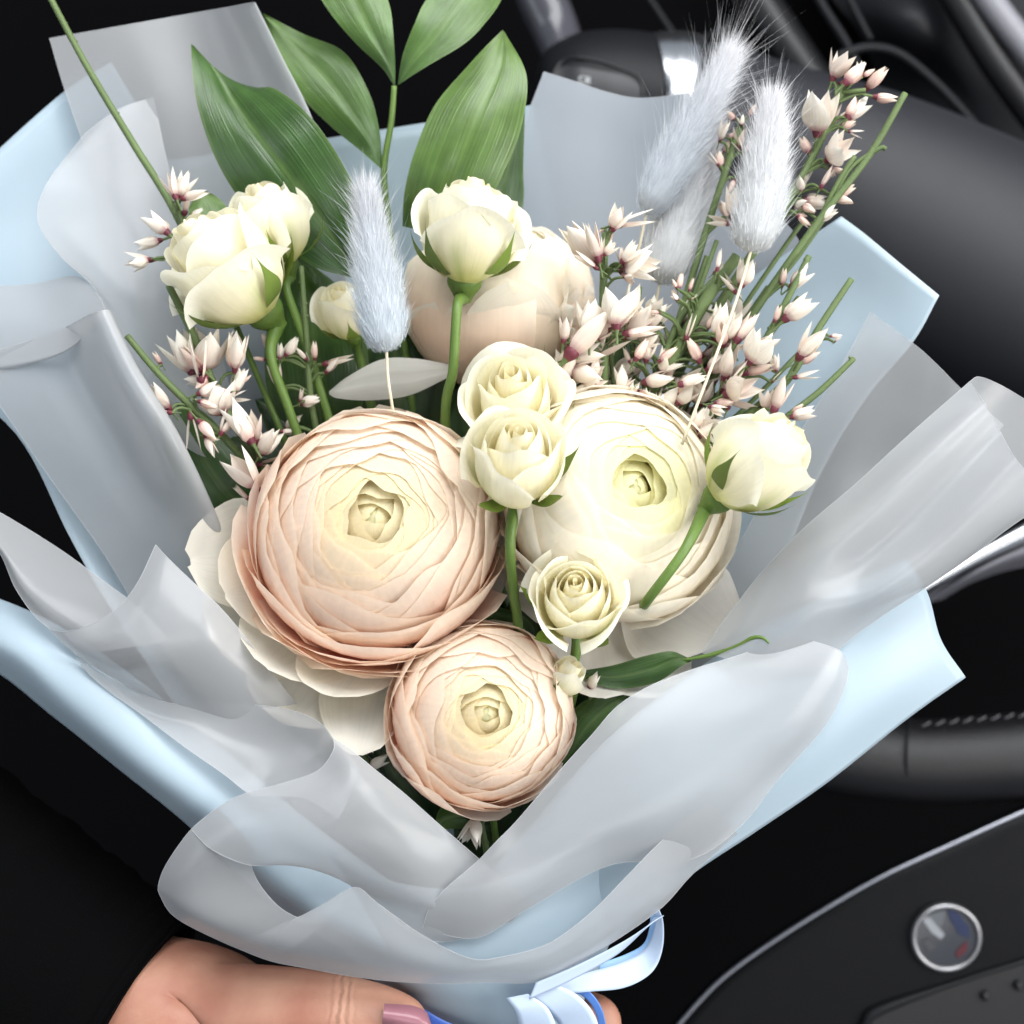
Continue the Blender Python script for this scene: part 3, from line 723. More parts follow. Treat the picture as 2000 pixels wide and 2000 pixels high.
def ranunculus(label, px, py, zc, axis, Rpx, N, seed, palette, lean=None, guards=(), aopen=None, a_in=0.24, group='ranunculus flowers', drop=26, stem=None, flat=1.0, tight=0.79, wmul=1.0):
    rng = random.Random(seed)
    R = Rpx * S
    root = empty('ranunculus', P(px, py, zc), axis, label, 'flower', group)
    for i in range(N):
        t = i / (N - 1)
        phi = i * 137.508 + rng.uniform(-9, 9)
        A = R * (tight + (1 - tight) * t)
        Bz = A * 0.70 * flat
        cz = 0.0
        rim = R * (a_in + (0.90 - a_in) * t ** 0.9) if aopen is None else A * math.cos(math.radians(aopen[0] + (aopen[1] - aopen[0]) * t ** 1.2))
        a1 = math.degrees(math.acos(min(0.999, rim / A))) + rng.uniform(-5, 5)
        op = 0.0
        if lean:
            op = max(0, math.cos(math.radians(phi - lean[0]))) ** 1.5 * lean[1]
            a1 -= op * 15 * smooth(0.25, 0.9, t)
            A *= 1 + 0.32 * op * smooth(0.3, 1.0, t)
            Bz *= 1 - 0.12 * op * smooth(0.3, 1.0, t)
        w = (84 + (44 - 84) * t) * wmul
        if t > 0.62:
            A *= 1 + rng.uniform(-0.02, 0.04); a1 += rng.uniform(-5, 5)
        G, s, u = shell_petal(A, Bz, cz, -58, a1, phi, w, rng, 13, 11, drop * (0.35 + 1.25 * t), 2.6 + 3.4 * t, flare=R * (0.004 + 0.05 * t ** 3 + 0.06 * op * t), skew=7, imb=0.010, wobble=0.008 + 0.012 * op)
        C = palette(t, s + 0 * u, u + 0 * s, phi, rng)
        add('petal', grid_mesh(G, 'ranunculus_petal', C), M_RAN, root)
    # the tight button in the middle, still closed
    for i in range(8):
        G, s, u = shell_petal(R * (0.20 + 0.045 * i), R * (0.30 + 0.012 * i), 0.15 * R, -10, 82 - 2.6 * i, i * 137.5 + rng.uniform(-15, 15), 100, rng, 13, 8, 26, 4)
        add('petal', grid_mesh(G, 'ranunculus_petal', palette(0.0, s * 0.6 + 0.3 + 0 * u, u + 0 * s, i * 137.5, rng)), M_RAN, root)
    an_ = np.linspace(0, 2 * math.pi, 12, endpoint=False)
    Gp = np.array([[(r_ * R * math.cos(a_), r_ * R * math.sin(a_), z_ * R) for a_ in an_] for r_, z_ in ((0.13, 0.1), (0.13, 0.32), (0.10, 0.40), (0.05, 0.43), (0.002, 0.435))])
    add('centre', grid_mesh(Gp, 'flower_centre', np.ones((5, 12, 3)) * np.array([0.84, 0.82, 0.52]), closed=True), M_RAN, root)
    for g in guards:
        phi, rt, wd, zt = g[:4]
        cup = g[4] if len(g) > 4 else 0.12
        d = np.array([math.cos(math.radians(phi)), math.sin(math.radians(phi)), 0])
        sd = np.array([-d[1], d[0], 0])
        G, s, u = blade(d * 0.2 * R + [0, 0, -0.62 * R], d * R * rt * 0.72 + [0, 0, (-0.72 + 0.15 * zt) * R], d * R * rt + [0, 0, zt * R], wd * R, sd, cup, rng, 15, 18, 0.62, 0.10)
        C = palette(1.25, s + 0 * u, u + 0 * s, phi, rng)
        add('petal', grid_mesh(G, 'outer_petal', C), M_RAN, root)
    base = P(px, py, zc) - np.array(Vector(axis).normalized()) * R * 0.6
    end = P(1000, 1950, -2.5)
    pts = stem or [base, lerp(base, end, 0.35) + np.array([0, 0, -0.012]), end]
    tube('stem', inv(root, pts), [0.0022, 0.0020, 0.0020], M_STEM, root, 10, 16)
    return root

CREAM = np.array([0.86, 0.74, 0.50]); GREENC = np.array([0.70, 0.70, 0.32])
def pal_peach(strength=1.0, shade_dirn=225):
    def f(t, s, u, phi, rng):
        inner = np.array([0.92, 0.85, 0.58]); mid = np.array([0.96, 0.76, 0.595]); outp = np.array([0.96, 0.61, 0.49]); edge = np.array([0.96, 0.86, 0.74])
        guard = np.array([0.93, 0.89, 0.78])
        d = 0.5 + 0.5 * math.cos(math.radians(phi - shade_dirn))  # pinker toward one side: shade between the petals put into their colour
        if t > 1.0:
            b = lerp(guard, edge, 0.2); base = lerp(guard, np.array([0.88, 0.84, 0.62]), 0.5)
            e = guard
        else:
            b = lerp(inner, mid, smooth(-0.1, 0.28, t)); b = lerp(b, lerp(mid, outp, (0.35 + 0.65 * d) * strength), smooth(0.2, 0.8, t))
            e = lerp(inner, edge, smooth(0.0, 0.45, t)); base = lerp(b, np.array([0.96, 0.50, 0.39]), 0.9 * strength * smooth(0.1, 0.5, t))
            e = lerp(e, mid, 0.25 * d)
            b = lerp(b, edge, 0.6 * smooth(0.80, 1.0, t)); base = lerp(base, edge, 0.5 * smooth(0.80, 1.0, t))
        j = rng.uniform(0.95, 1.03)
        k = smooth(0.55, 1.0, s)[..., None]
        k0 = smooth(0.35, 0.85, s)[..., None]
        return (lerp(0, 1, 0) + (base * (1 - k0) + b * k0) * (1 - k) + e * k) * j
    return f
def pal_cream(peach=0.4, shade_dirn=200):
    def f(t, s, u, phi, rng):
        inner = np.array([0.95, 0.92, 0.62]); mid = np.array([0.96, 0.92, 0.76]); outp = np.array([0.96, 0.80, 0.66]); edge = np.array([0.96, 0.91, 0.80])
        guard = np.array([0.94, 0.90, 0.82])
        d = 0.5 + 0.5 * math.cos(math.radians(phi - shade_dirn))  # peach shadow on one flank, put into the petal colour
        if t > 1.0:
            b = guard; e = guard; base = lerp(guard, outp, 0.6)
        else:
            b = lerp(inner, mid, smooth(0.05, 0.4, t)); b = lerp(b, lerp(mid, outp, d * peach + 0.25), smooth(0.5, 1.0, t))
            e = lerp(inner, edge, smooth(0.0, 0.5, t)); base = lerp(b, outp, 0.5 * peach)
        j = rng.uniform(0.96, 1.03)
        k = smooth(0.5, 1.0, s)[..., None]; k0 = smooth(0, 0.5, s)[..., None]
        return ((base * (1 - k0) + b * k0) * (1 - k) + e * k) * j
    return f

ranunculus('largest peach ranunculus, on the left of the bouquet with pale drooping outer petals', 738, 1030, 0.4, (0.02, 0.20, 0.97), 226, 92, 11, pal_peach(1.0, 235), lean=(252, 0.85),
    guards=[(190, 1.62, 0.52, -0.05, 0.25), (216, 1.70, 0.62, -0.25), (204, 1.40, 0.50, 0.0, 0.3), (232, 1.50, 0.52, 0.0, 0.3), (244, 1.82, 0.55, -0.20), (256, 1.48, 0.45, 0.05, 0.3), (266, 1.92, 0.38, 0.0, 0.22), (335, 1.18, 0.5, -0.35), (352, 1.15, 0.48, -0.45), (95, 1.13, 0.6, -0.25), (150, 1.08, 0.6, -0.3), (50, 1.08, 0.6, -0.3)])
ranunculus('large cream ranunculus with pale yellow heart, right of the centre', 1205, 975, -0.2, (0.30, 0.26, 0.92), 222, 44, 23, pal_cream(0.6, 215), lean=(300, 0.45), wmul=1.2, tight=0.84,
    guards=[(284, 1.78, 0.52, -0.15, 0.15), (263, 1.74, 0.50, -0.20), (308, 1.55, 0.62, 0.0, 0.2), (335, 1.12, 0.6, -0.1), (215, 1.10, 0.6, -0.4), (240, 1.2, 0.5, -0.5)])
ranunculus('small peach ranunculus at the bottom of the bouquet above the film fold', 948, 1392, 1.0, (0.06, 0.12, 0.98), 168, 80, 37, pal_peach(0.9, 220), lean=(215, 0.5),
    guards=[(300, 1.08, 0.6, -0.2), (90, 1.06, 0.6, -0.2), (200, 1.05, 0.6, -0.2)])
ranunculus('pale blush ranunculus at the back, seen from the side below the upright rose', 972, 592, -4.3, (0.05, 0.88, 0.45), 208, 22, 41, pal_cream(1.0, 270), aopen=(80, 46), drop=14, flat=1.3, wmul=1.2,
    guards=[(278, 1.00, 0.52, 0.42, 0.32), (235, 0.98, 0.6, 0.10, 0.3), (325, 0.98, 0.55, 0.18, 0.3), (180, 1.0, 0.55, 0.0), (20, 1.02, 0.55, -0.1)])

# pale loose petal under the bunny tail
def outline_leaf(name, left, right, mat, parent, colf, n=26, m=11, camber=0.3, wave=0.0, seed=0):
    """leaf surface between its two edges, both running base to tip; camber in cm lifts the middle"""
    L = catmull([P(*q) for q in left], n); R_ = catmull([P(*q) for q in right], n)
    G = np.zeros((n, m, 3))
    for j, t in enumerate(np.linspace(0, 1, m)):
        G[:, j] = L * (1 - t) + R_ * t
        wdt = np.linalg.norm(L - R_, axis=1)
        G[:, j, 2] += camber * wdt * (1 - (2 * t - 1) ** 2) * 0.5 - 0.05 * wdt * math.exp(-((2 * t - 1) / 0.12) ** 2)
        if wave: G[:, j, 2] += wave / 100 * np.sin(np.linspace(0, 9, n) + 2 * t + seed) * abs(2 * t - 1)
    s = np.linspace(0, 1, n)[:, None] * np.ones((1, m)); u = np.ones((n, 1)) * np.linspace(-1, 1, m)[None]
    if parent is not None: G = inv(parent, G.reshape(-1, 3)).reshape(G.shape)
    return add(name, grid_mesh(G, name, colf(s, u)), mat, parent)
bk = [r for r in roots if r.get('label', '').startswith('pale blush')][0]
outline_leaf('petal', [(880, 735, -2.6), (800, 772, -2.4), (720, 782, -2.2), (660, 778, -2.2), (643, 770, -2.3)], [(880, 712, -2.6), (810, 700, -2.4), (745, 702, -2.2), (680, 735, -2.2), (643, 764, -2.3)], M_RAN, bk,
             lambda s, u: np.ones(s.shape + (3,)) * np.array([0.88, 0.86, 0.80]), camber=0.25)

# ------------------------------------------------------------------ spray roses
def rose(label, px, py, zc, axis, Rpx, openness, seed, stem_pts=None, N=17, H=1.15, sepals=True, spin=0.0, hip=True, tall=1.0):
    rng = random.Random(seed)
    R = Rpx * S
    root = empty('spray_rose', P(px, py, zc), axis, label, 'flower', 'cream spray roses')
    for i in range(N):
        t = i / (N - 1)
        phi = i * 137.508 + spin + rng.uniform(-12, 12)
        A = R * (0.07 + 0.85 * t ** 0.8)
        Bz = R * (0.95 + 0.05 * t) * tall
        cz = -0.10 * R
        a1 = 66 - (22 + 34 * openness) * t ** 1.3 + rng.uniform(-4, 4)
        cr = R * (0.03 + (0.10 + 0.20 * openness) * t ** 2); cu = R * (0.02 + 0.16 * openness * t ** 2)
        G, s, u = shell_petal(A, Bz, cz, -66, a1, phi, 104 - 48 * t, rng, 17, 13, 12 + 26 * t, 2.5 + 3.5 * t, curl=(cr, cu), imb=0.09 - 0.04 * t, tipcut=-4 * t, tw=3.4 - t)
        cream = np.array([0.95, 0.90, 0.68]); pale = np.array([0.95, 0.925, 0.79]); green = np.array([0.76, 0.76, 0.30]); heart = np.array([0.94, 0.86, 0.62])
        b = lerp(heart, cream, smooth(0, 0.35, t)); e = lerp(cream, pale, smooth(0.1, 0.7, t))
        k0 = smooth(0.05, 0.55, s + 0 * u)[..., None]; k = smooth(0.5, 1.0, s + 0 * u)[..., None]
        low_ = lerp([0.94, 0.88, 0.56], green, smooth(0.6, 0.9, t))
        C = (low_ * (1 - k0) + b * k0) * (1 - k) + e * k
        if t > 0.75:   # green streaks on the outer petals
            st = np.exp(-((u - rng.uniform(-0.3, 0.3)) / 0.16) ** 2)[..., None] * (1 - smooth(0.35, 0.8, s + 0 * u))[..., None]
            C = C * (1 - 0.55 * st) + np.array([0.42, 0.52, 0.12]) * 0.55 * st
        add('petal', grid_mesh(G, 'rose_petal', C * rng.uniform(0.96, 1.03)), M_ROSE, root)
    if sepals:
        for i in range(5):
            ph = math.radians(spin + i * 72 + rng.uniform(-12, 12))
            d = np.array([math.cos(ph), math.sin(ph), 0]); sd = np.array([-d[1], d[0], 0])
            up = rng.uniform(-0.25, 0.35)
            G, s, u = blade(d * 0.12 * R + [0, 0, -0.98 * R * tall], d * R * 0.95 + [0, 0, -0.95 * R], d * R * (1.12 + rng.uniform(-.05, .15)) + [0, 0, up * R], 0.20 * R, sd, 0.15, rng, 7, 14, 1.0, 0.03, 0.6)
            # pointed tip
            sq = np.linspace(0, 1, 14)
            ctr = G[:, 3:4]
            G = ctr + (G - ctr) * (1 - smooth(0.45, 1.0, sq))[:, None, None]
            C = np.ones((14, 7, 3)) * lerp([0.20, 0.30, 0.05], [0.12, 0.17, 0.04], rng.random())
            add('sepal', grid_mesh(G, 'sepal', C), M_SEPAL, root)
    if hip:
        zz = np.linspace(-1.42, -0.88, 9) * R * tall
        rr = np.array([0.14, 0.16, 0.20, 0.25, 0.29, 0.31, 0.31, 0.29, 0.2]) * R
        an = np.linspace(0, 2 * math.pi, 14, endpoint=False)
        G = np.array([[(r * math.cos(a), r * math.sin(a), z) for a in an] for r, z in zip(rr, zz)])
        add('hip', grid_mesh(G, 'hip', closed=True), M_STEM, root)
    b0 = np.array(root.matrix_basis @ Vector((0, 0, -1.35 * R * tall)))
    pts = [b0] + ([P(*q) for q in stem_pts] if stem_pts else [lerp(b0, P(1000, 1900, -2), 0.5), P(1000, 1900, -2)])
    tube('stem', inv(root, pts), [0.11 * R + 0.0004] + [0.0016] * (len(pts) - 1), M_STEM, root, 10, 6 * len(pts))
    return root

rose('cream rose facing left in front of its twin, upper left', 424, 508, -0.4, (-0.55, 0.62, 0.50), 132, 0.6, 3, [(530, 700, -1.2), (575, 830, -1.6), (700, 1200, -2.5)], spin=40)
rose('cream rosebud tucked behind the left pair, under the big dark leaf', 524, 425, -1.8, (-0.25, 0.86, 0.40), 95, 0.35, 5, [(560, 570, -2.0), (600, 680, -2.2), (640, 810, -2.4), (760, 1200, -3)], N=13)
rose('cream rose standing upright at the top, green sepals spread over the blush flower', 918, 432, 0.0, (0.10, 0.92, 0.34), 112, 0.55, 7, [(893, 600, 0.3), (885, 720, 0.1), (870, 840, -0.8), (900, 1200, -3)], spin=15)
rose('cream rosebud half hidden behind the left bunny tail', 672, 600, -2.2, (-0.2, 0.75, 0.6), 66, 0.1, 9, N=10)
rose('open cream rose behind the central bud', 1002, 775, 0.6, (-0.05, 0.55, 0.82), 114, 0.95, 13, None, N=18, spin=70)
rose('central cream rosebud on a straight green stem', 1012, 890, 3.2, (0.03, 0.60, 0.78), 98, 0.25, 17, [(996, 1060, 2.0), (1003, 1160, 1.2), (1012, 1240, 0.4), (1010, 1500, -1)], spin=100)
rose('cream rose opening toward the viewer, low in the middle above the small ranunculus', 1125, 1165, 2.6, (-0.05, 0.45, 0.88), 94, 0.62, 19, [(1120, 1300, 0.6), (1050, 1600, -1)], spin=160, N=19)
rose('cream rosebud leaning out to the right on a long bare stem', 1494, 893, 2.4, (0.66, 0.62, 0.42), 100, 0.40, 29, [(1336, 1076, 2.5), (1268, 1168, 2.2), (1252, 1190, 0.2), (1238, 1214, -2.5)], spin=200, N=14, tall=1.12)
rose('tiny green white bud beside the small bottom ranunculus', 1112, 1316, 1.4, (0.5, 0.7, 0.5), 40, 0.0, 31, N=8)

# ------------------------------------------------------------------ ruscus branch and other leaves
def leaf_col(a, b, mid=0.35):
    def f(s, u):
        n = 0.5 + 0.5 * np.sin(u * 37 + 3 * s)
        rib = np.exp(-(u / 0.05) ** 2)[..., None] * 0.35
        c = lerp(0, 1, 0) + np.asarray(a) * (1 - s[..., None]) + np.asarray(b) * s[..., None]
        edge = smooth(0.9, 1.0, np.abs(u))[..., None] * 0.35
        c = c * (0.88 + 0.18 * n[..., None])
        return c * (1 - rib - edge) + np.array([0.15, 0.23, 0.07]) * (rib + edge)
    return f
LG = leaf_col((0.075, 0.155, 0.036), (0.115, 0.21, 0.044)); DG = leaf_col((0.030, 0.078, 0.019), (0.055, 0.118, 0.023)); YG = leaf_col((0.080, 0.155, 0.038), (0.125, 0.21, 0.048))
rb = empty('ruscus_branch', P(770, 440, -4), label='ruscus branch with broad green leaves rising above the roses', cat='foliage')
tube('stem', inv(rb, [P(820, 900, -5), P(775, 560, -4.6), P(757, 420, -4.4), P(750, 330, -4.2), P(764, 240, -4.0), P(770, 168, -3.8)]), [0.0014, 0.0014, 0.0013, 0.0012, 0.0011, 0.0010], M_STEM, rb, 8, 36)
outline_leaf('leaf', [(690, 545, -3.6), (610, 520, -3.2), (510, 440, -2.8), (430, 330, -2.8), (388, 210, -3.2), (376, 100, -3.8), (374, 86, -3.9)],
             [(695, 535, -3.6), (702, 440, -3.0), (690, 360, -2.4), (620, 245, -2.2), (545, 180, -3.4), (500, 170, -4.0), (440, 150, -4.0), (376, 86, -3.9)], M_LEAF, rb, DG, 34, 17, 0.16, 0.25, 1)
outline_leaf('leaf', [(742, 330, -4.2), (700, 290, -4.6), (640, 240, -5.0), (590, 190, -5.3), (540, 100, -5.4), (512, 28, -5.4)],
             [(746, 326, -4.2), (740, 250, -4.4), (720, 180, -4.7), (670, 100, -5.0), (590, 62, -5.4), (514, 27, -5.4)], M_LEAF, rb, LG, 30, 15, 0.2, 0.2, 2)
outline_leaf('leaf', [(769, 166, -3.8), (745, 130, -3.9), (690, 80, -4.0), (640, 20, -4.0), (600, -60, -4.0), (590, -180, -4)],
             [(771, 166, -3.8), (772, 120, -3.8), (768, 60, -3.8), (758, 0, -3.8), (720, -90, -3.8), (592, -180, -4)], M_LEAF, rb, LG, 30, 15, 0.2, 0.15, 3)
outline_leaf('leaf', [(776, 163, -3.8), (785, 110, -3.6), (810, 50, -3.6), (840, -10, -3.7), (930, -110, -3.9), (1040, -150, -4)],
             [(778, 165, -3.8), (830, 135, -3.6), (900, 90, -3.6), (945, 45, -3.7), (985, -10, -3.9), (1040, -150, -4)], M_LEAF, rb, LG, 30, 15, 0.2, 0.15, 4)
outline_leaf('leaf', [(785, 440, -3.8), (790, 380, -3.4), (810, 300, -3.0), (850, 200, -2.9), (920, 120, -3.2), (982, 62, -3.6)],
             [(880, 470, -3.8), (950, 400, -3.2), (990, 320, -2.7), (1020, 240, -2.7), (1028, 150, -3.0), (986, 62, -3.6)], M_LEAF, rb, YG, 32, 17, 0.2, 0.2, 5)
outline_leaf('leaf', [(900, 480, -4.6), (920, 400, -4.4), (960, 330, -4.4), (990, 260, -4.4), (1022, 200, -4.5)],
             [(1000, 480, -4.8), (1022, 400, -4.8), (1022, 330, -4.8), (1024, 260, -4.8), (1026, 200, -4.6)], M_LEAF, rb, DG, 24, 11, 0.1, 0.1, 6)
def single_leaf(label, left, right, colf, camber=0.2, wave=0.15, seed=0, name='leaf'):
    c = np.mean([P(*q) for q in left + right], 0)
    r = empty(name, P(*left[0]), label=label, cat='leaf')
    outline_leaf('blade', left, right, M_LEAF, r, colf, 26, 13, camber, wave, seed)
    e = P(*left[0])
    tube('stalk', inv(r, [e, lerp(e, P(1000, 1900, -3), 0.25), lerp(e, P(1000, 1900, -3), 0.6)]), 0.0011, M_STEM, r, 8, 12)
    return r
single_leaf('dark shaded leaf behind the broom blossoms, beside the left film roll', [(560, 1080, -3.6), (440, 1060, -3.2), (360, 960, -2.8), (305, 830, -2.6), (300, 780, -2.6)],
            [(570, 1060, -3.8), (540, 960, -3.6), (470, 880, -3.2), (390, 800, -2.9), (302, 778, -2.6)], DG, seed=2)
single_leaf('deep green leaf in shade behind the two left rose stems', [(640, 900, -4.4), (560, 860, -4.4), (520, 740, -4.2), (530, 600, -4.2), (580, 500, -4.4)],
            [(650, 900, -4.6), (700, 820, -4.6), (720, 700, -4.4), (680, 580, -4.4), (584, 498, -4.4)], DG, seed=3)
single_leaf('small grey green leaf peeping out above the left cream rose', [(390, 470, -2.6), (372, 430, -2.6), (372, 395, -2.6), (384, 372, -2.7)], [(440, 460, -2.8), (450, 420, -2.8), (425, 385, -2.8), (388, 370, -2.7)], YG, seed=4)
single_leaf('toothed green leaf below the small ranunculus, next to the film', [(960, 1570, 0.0), (900, 1560, 0.4), (860, 1580, 0.7), (848, 1615, 0.9)], [(950, 1600, 0.2), (915, 1620, 0.7), (880, 1618, 0.9), (850, 1617, 0.9)], DG, seed=5)
single_leaf('dark green leaf wedged between the small ranunculus and the right film', [(1060, 1540, -0.4), (1080, 1470, 0.1), (1110, 1400, 0.3), (1160, 1360, 0.2), (1225, 1355, 0.2)], [(1075, 1550, -0.4), (1140, 1480, 0.2), (1180, 1440, 0.4), (1215, 1400, 0.4), (1227, 1357, 0.2)], DG, seed=6)
lf = single_leaf('green leaf with a curled thread tip under the large cream ranunculus', [(1130, 1320, 0.3), (1200, 1345, 0.6), (1280, 1335, 0.8), (1330, 1300, 0.9), (1350, 1292, 0.9)], [(1135, 1310, 0.3), (1200, 1300, 0.5), (1260, 1280, 0.6), (1310, 1272, 0.8), (1350, 1288, 0.9)], DG, seed=7)
tube('tip', inv(lf, [P(1330, 1290, 0.9), P(1395, 1278, 1.2), P(1440, 1262, 1.6), P(1470, 1246, 1.9), P(1490, 1246, 2.1), P(1502, 1256, 2.2)]), [0.0004, 0.0008, 0.0008, 0.0007, 0.0005, 0.0003], M_STEM, lf, 8, 24)
single_leaf('dark leaf low in the gap under the central stem', [(1040, 1300, -1.5), (960, 1260, -1.2), (920, 1210, -1.0), (905, 1180, -1)], [(1045, 1290, -1.5), (1040, 1220, -1.3), (990, 1190, -1.1), (907, 1178, -1)], DG, seed=8)

fol = empty('gap_shade_leaves', P(960, 1500, -4), label='added near-black leaves standing in for shade deep between the flower stems', cat='foliage')
SHADE_LEAF = leaf_col((0.018, 0.045, 0.014), (0.030, 0.070, 0.018))  # near-black green: the shade of the gaps is put into the leaf colour
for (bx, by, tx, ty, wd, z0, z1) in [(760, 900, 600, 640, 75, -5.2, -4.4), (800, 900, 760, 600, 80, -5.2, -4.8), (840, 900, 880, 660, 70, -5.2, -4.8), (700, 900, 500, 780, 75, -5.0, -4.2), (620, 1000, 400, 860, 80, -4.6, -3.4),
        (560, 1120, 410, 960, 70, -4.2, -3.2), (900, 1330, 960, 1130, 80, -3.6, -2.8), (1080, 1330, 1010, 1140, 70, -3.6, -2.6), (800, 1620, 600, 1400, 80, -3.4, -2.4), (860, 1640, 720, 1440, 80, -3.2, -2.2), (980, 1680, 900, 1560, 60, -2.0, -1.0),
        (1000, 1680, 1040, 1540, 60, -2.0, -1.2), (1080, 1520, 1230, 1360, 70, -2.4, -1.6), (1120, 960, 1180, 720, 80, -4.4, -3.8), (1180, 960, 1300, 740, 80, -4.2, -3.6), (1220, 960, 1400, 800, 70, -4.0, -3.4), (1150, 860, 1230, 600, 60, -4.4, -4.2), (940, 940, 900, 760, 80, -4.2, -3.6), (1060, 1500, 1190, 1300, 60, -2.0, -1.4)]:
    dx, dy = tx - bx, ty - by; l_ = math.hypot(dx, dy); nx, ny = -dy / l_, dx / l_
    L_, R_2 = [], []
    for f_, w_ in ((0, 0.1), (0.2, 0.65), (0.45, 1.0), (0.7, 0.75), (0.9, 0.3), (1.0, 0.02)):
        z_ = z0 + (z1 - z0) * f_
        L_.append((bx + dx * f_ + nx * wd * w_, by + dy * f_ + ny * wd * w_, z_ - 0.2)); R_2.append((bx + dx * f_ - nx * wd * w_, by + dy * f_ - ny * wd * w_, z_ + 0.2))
    outline_leaf('leaf', L_, R_2, M_LEAF, fol, SHADE_LEAF, 14, 9, 0.15, 0.2, bx)
tube('stem', inv(fol, [P(980, 1900, -3.5), P(900, 1500, -4.2), P(820, 1000, -5.4)]), 0.0015, M_STEM, fol, 8, 20)
tube('stem', inv(fol, [P(1000, 1900, -3.5), P(1080, 1500, -4.0), P(1150, 960, -4.8)]), 0.0015, M_STEM, fol, 8, 20)

# ------------------------------------------------------------------ bunny tails
def fur_mat():
    m, nt, out = new_mat('bunny_tail_fur')
    at = nt.nodes.new('ShaderNodeAttribute'); at.attribute_name = 'Col'
    d = nt.nodes.new('ShaderNodeBsdfDiffuse'); t = nt.nodes.new('ShaderNodeBsdfTranslucent')
    nt.links.new(at.outputs['Color'], d.inputs['Color']); nt.links.new(at.outputs['Color'], t.inputs['Color'])
    mx = nt.nodes.new('ShaderNodeMixShader'); mx.inputs[0].default_value = 0.35
    nt.links.new(d.outputs[0], mx.inputs[1]); nt.links.new(t.outputs[0], mx.inputs[2]); nt.links.new(mx.outputs[0], out.inputs[0])
    return m
M_FUR = fur_mat()
def bunny(label, base, tip, wpx, c_base, c_tip, seed, stem, N=8000, stem_r=0.0005, long_=1.0):
    rng = np.random.RandomState(seed)
    b, t = P(*base), P(*tip)
    L = np.linalg.norm(t - b); ax = (t - b) / L
    root = empty('bunny_tail', b, ax, label, 'dried grass', 'bunny tail grass heads')
    Rm = wpx * S * 0.5 * 0.80
    bend = (rng.rand(2) - 0.5) * L * 0.06
    prof = lambda s: Rm * np.sin(np.clip(s, 0, 1) ** 0.52 * math.pi) ** 0.62 * (1 - 0.12 * s)
    ctr = lambda s: np.stack([bend[0] * np.sin(s * math.pi), bend[1] * np.sin(s * math.pi), s * L * 0.93], -1)
    ss = np.linspace(0.0, 1, 20); an = np.linspace(0, 2 * math.pi, 16, endpoint=False)
    G = np.array([ctr(np.array([s]))[0] + np.stack([np.cos(an), np.sin(an), 0 * an], -1) * prof(s) * 0.78 for s in ss])
    cc = np.array([[lerp(c_base, c_tip, s) * 0.92] * 16 for s in ss])
    head = add('head', grid_mesh(G, 'bunny_tail_head', cc, closed=True), M_FUR, root)
    V = []; F = []; C = []
    for i in range(N):
        s = rng.rand() ** 0.9
        a = rng.rand() * 6.2832
        rad = np.array([math.cos(a), math.sin(a), 0])
        p0 = ctr(np.array([s]))[0] + rad * prof(s) * rng.uniform(0.45, 0.9)
        awn = rng.rand() < 0.04
        ln = L * rng.uniform(0.05, 0.15) * (1.0 + 0.5 * s) * (1.9 * long_ if awn else 1)
        out = rng.uniform(0.10, 0.55) * (1.5 if awn else 1)
        d = np.array([0, 0, 1.0]) + rad * out + rng.normal(0, 0.16, 3); d /= np.linalg.norm(d)
        side = np.cross(d, rng.normal(0, 1, 3)); side /= np.linalg.norm(side)
        w = (0.00007 if not awn else 0.00005) * rng.uniform(0.7, 1.3)
        p1 = p0 + d * ln * 0.5; p2 = p1 + (d + rad * 0.12 * rng.uniform(-1, 1) + rng.normal(0, 0.06, 3)) * ln * 0.5
        k = len(V)
        V += [p0 - side * w, p0 + side * w, p1 - side * w * 0.8, p1 + side * w * 0.8, p2]
        F += [(k, k + 1, k + 3, k + 2), (k + 2, k + 3, k + 4)]
        c = lerp(c_base, c_tip, s) * rng.uniform(0.85, 1.12)
        C += [c] * 5
    tag(add('fur', mesh_from(V, F, 'bunny_tail_fur', np.clip(np.array(C), 0, 0.95)), M_FUR, root), kind='stuff')
    tube('stem', inv(root, [b] + [P(*q) for q in stem]), stem_r, M_STRAW, root, 8, 20)
    return root
BL = (0.60, 0.66, 0.71); LI = (0.75, 0.755, 0.78); WH = (0.82, 0.815, 0.83); PG = (0.70, 0.715, 0.72)
bunny('pale blue bunny tail hanging over the dark gap on the left', (755, 688, 0.8), (712, 362, 0.4), 138, BL, LI, 1, [(758, 740, 0.8), (768, 805, 0.6), (800, 1000, -1.5)])
bunny('tallest white and blue bunny tail with feathered tip beside the chrome collar', (1262, 420, -2.6), (1432, 96, -2.4), 130, (0.65, 0.70, 0.75), WH, 2, [(1240, 520, -2.8), (1180, 760, -3.4), (1050, 1400, -4)], long_=1.3)
bunny('greyish bunny tail standing behind the tallest one', (1288, 556, -3.0), (1392, 235, -3.4), 170, PG, WH, 3, [(1270, 640, -3.2), (1200, 900, -3.8), (1050, 1400, -4)])
bunny('white bunny tail on a thin straw stem amid the broom at the right', (1466, 492, 0.2), (1508, 185, -0.4), 145, PG, WH, 4, [(1440, 580, 0.3), (1400, 690, 0.5), (1332, 868, 0.9)], long_=1.2)

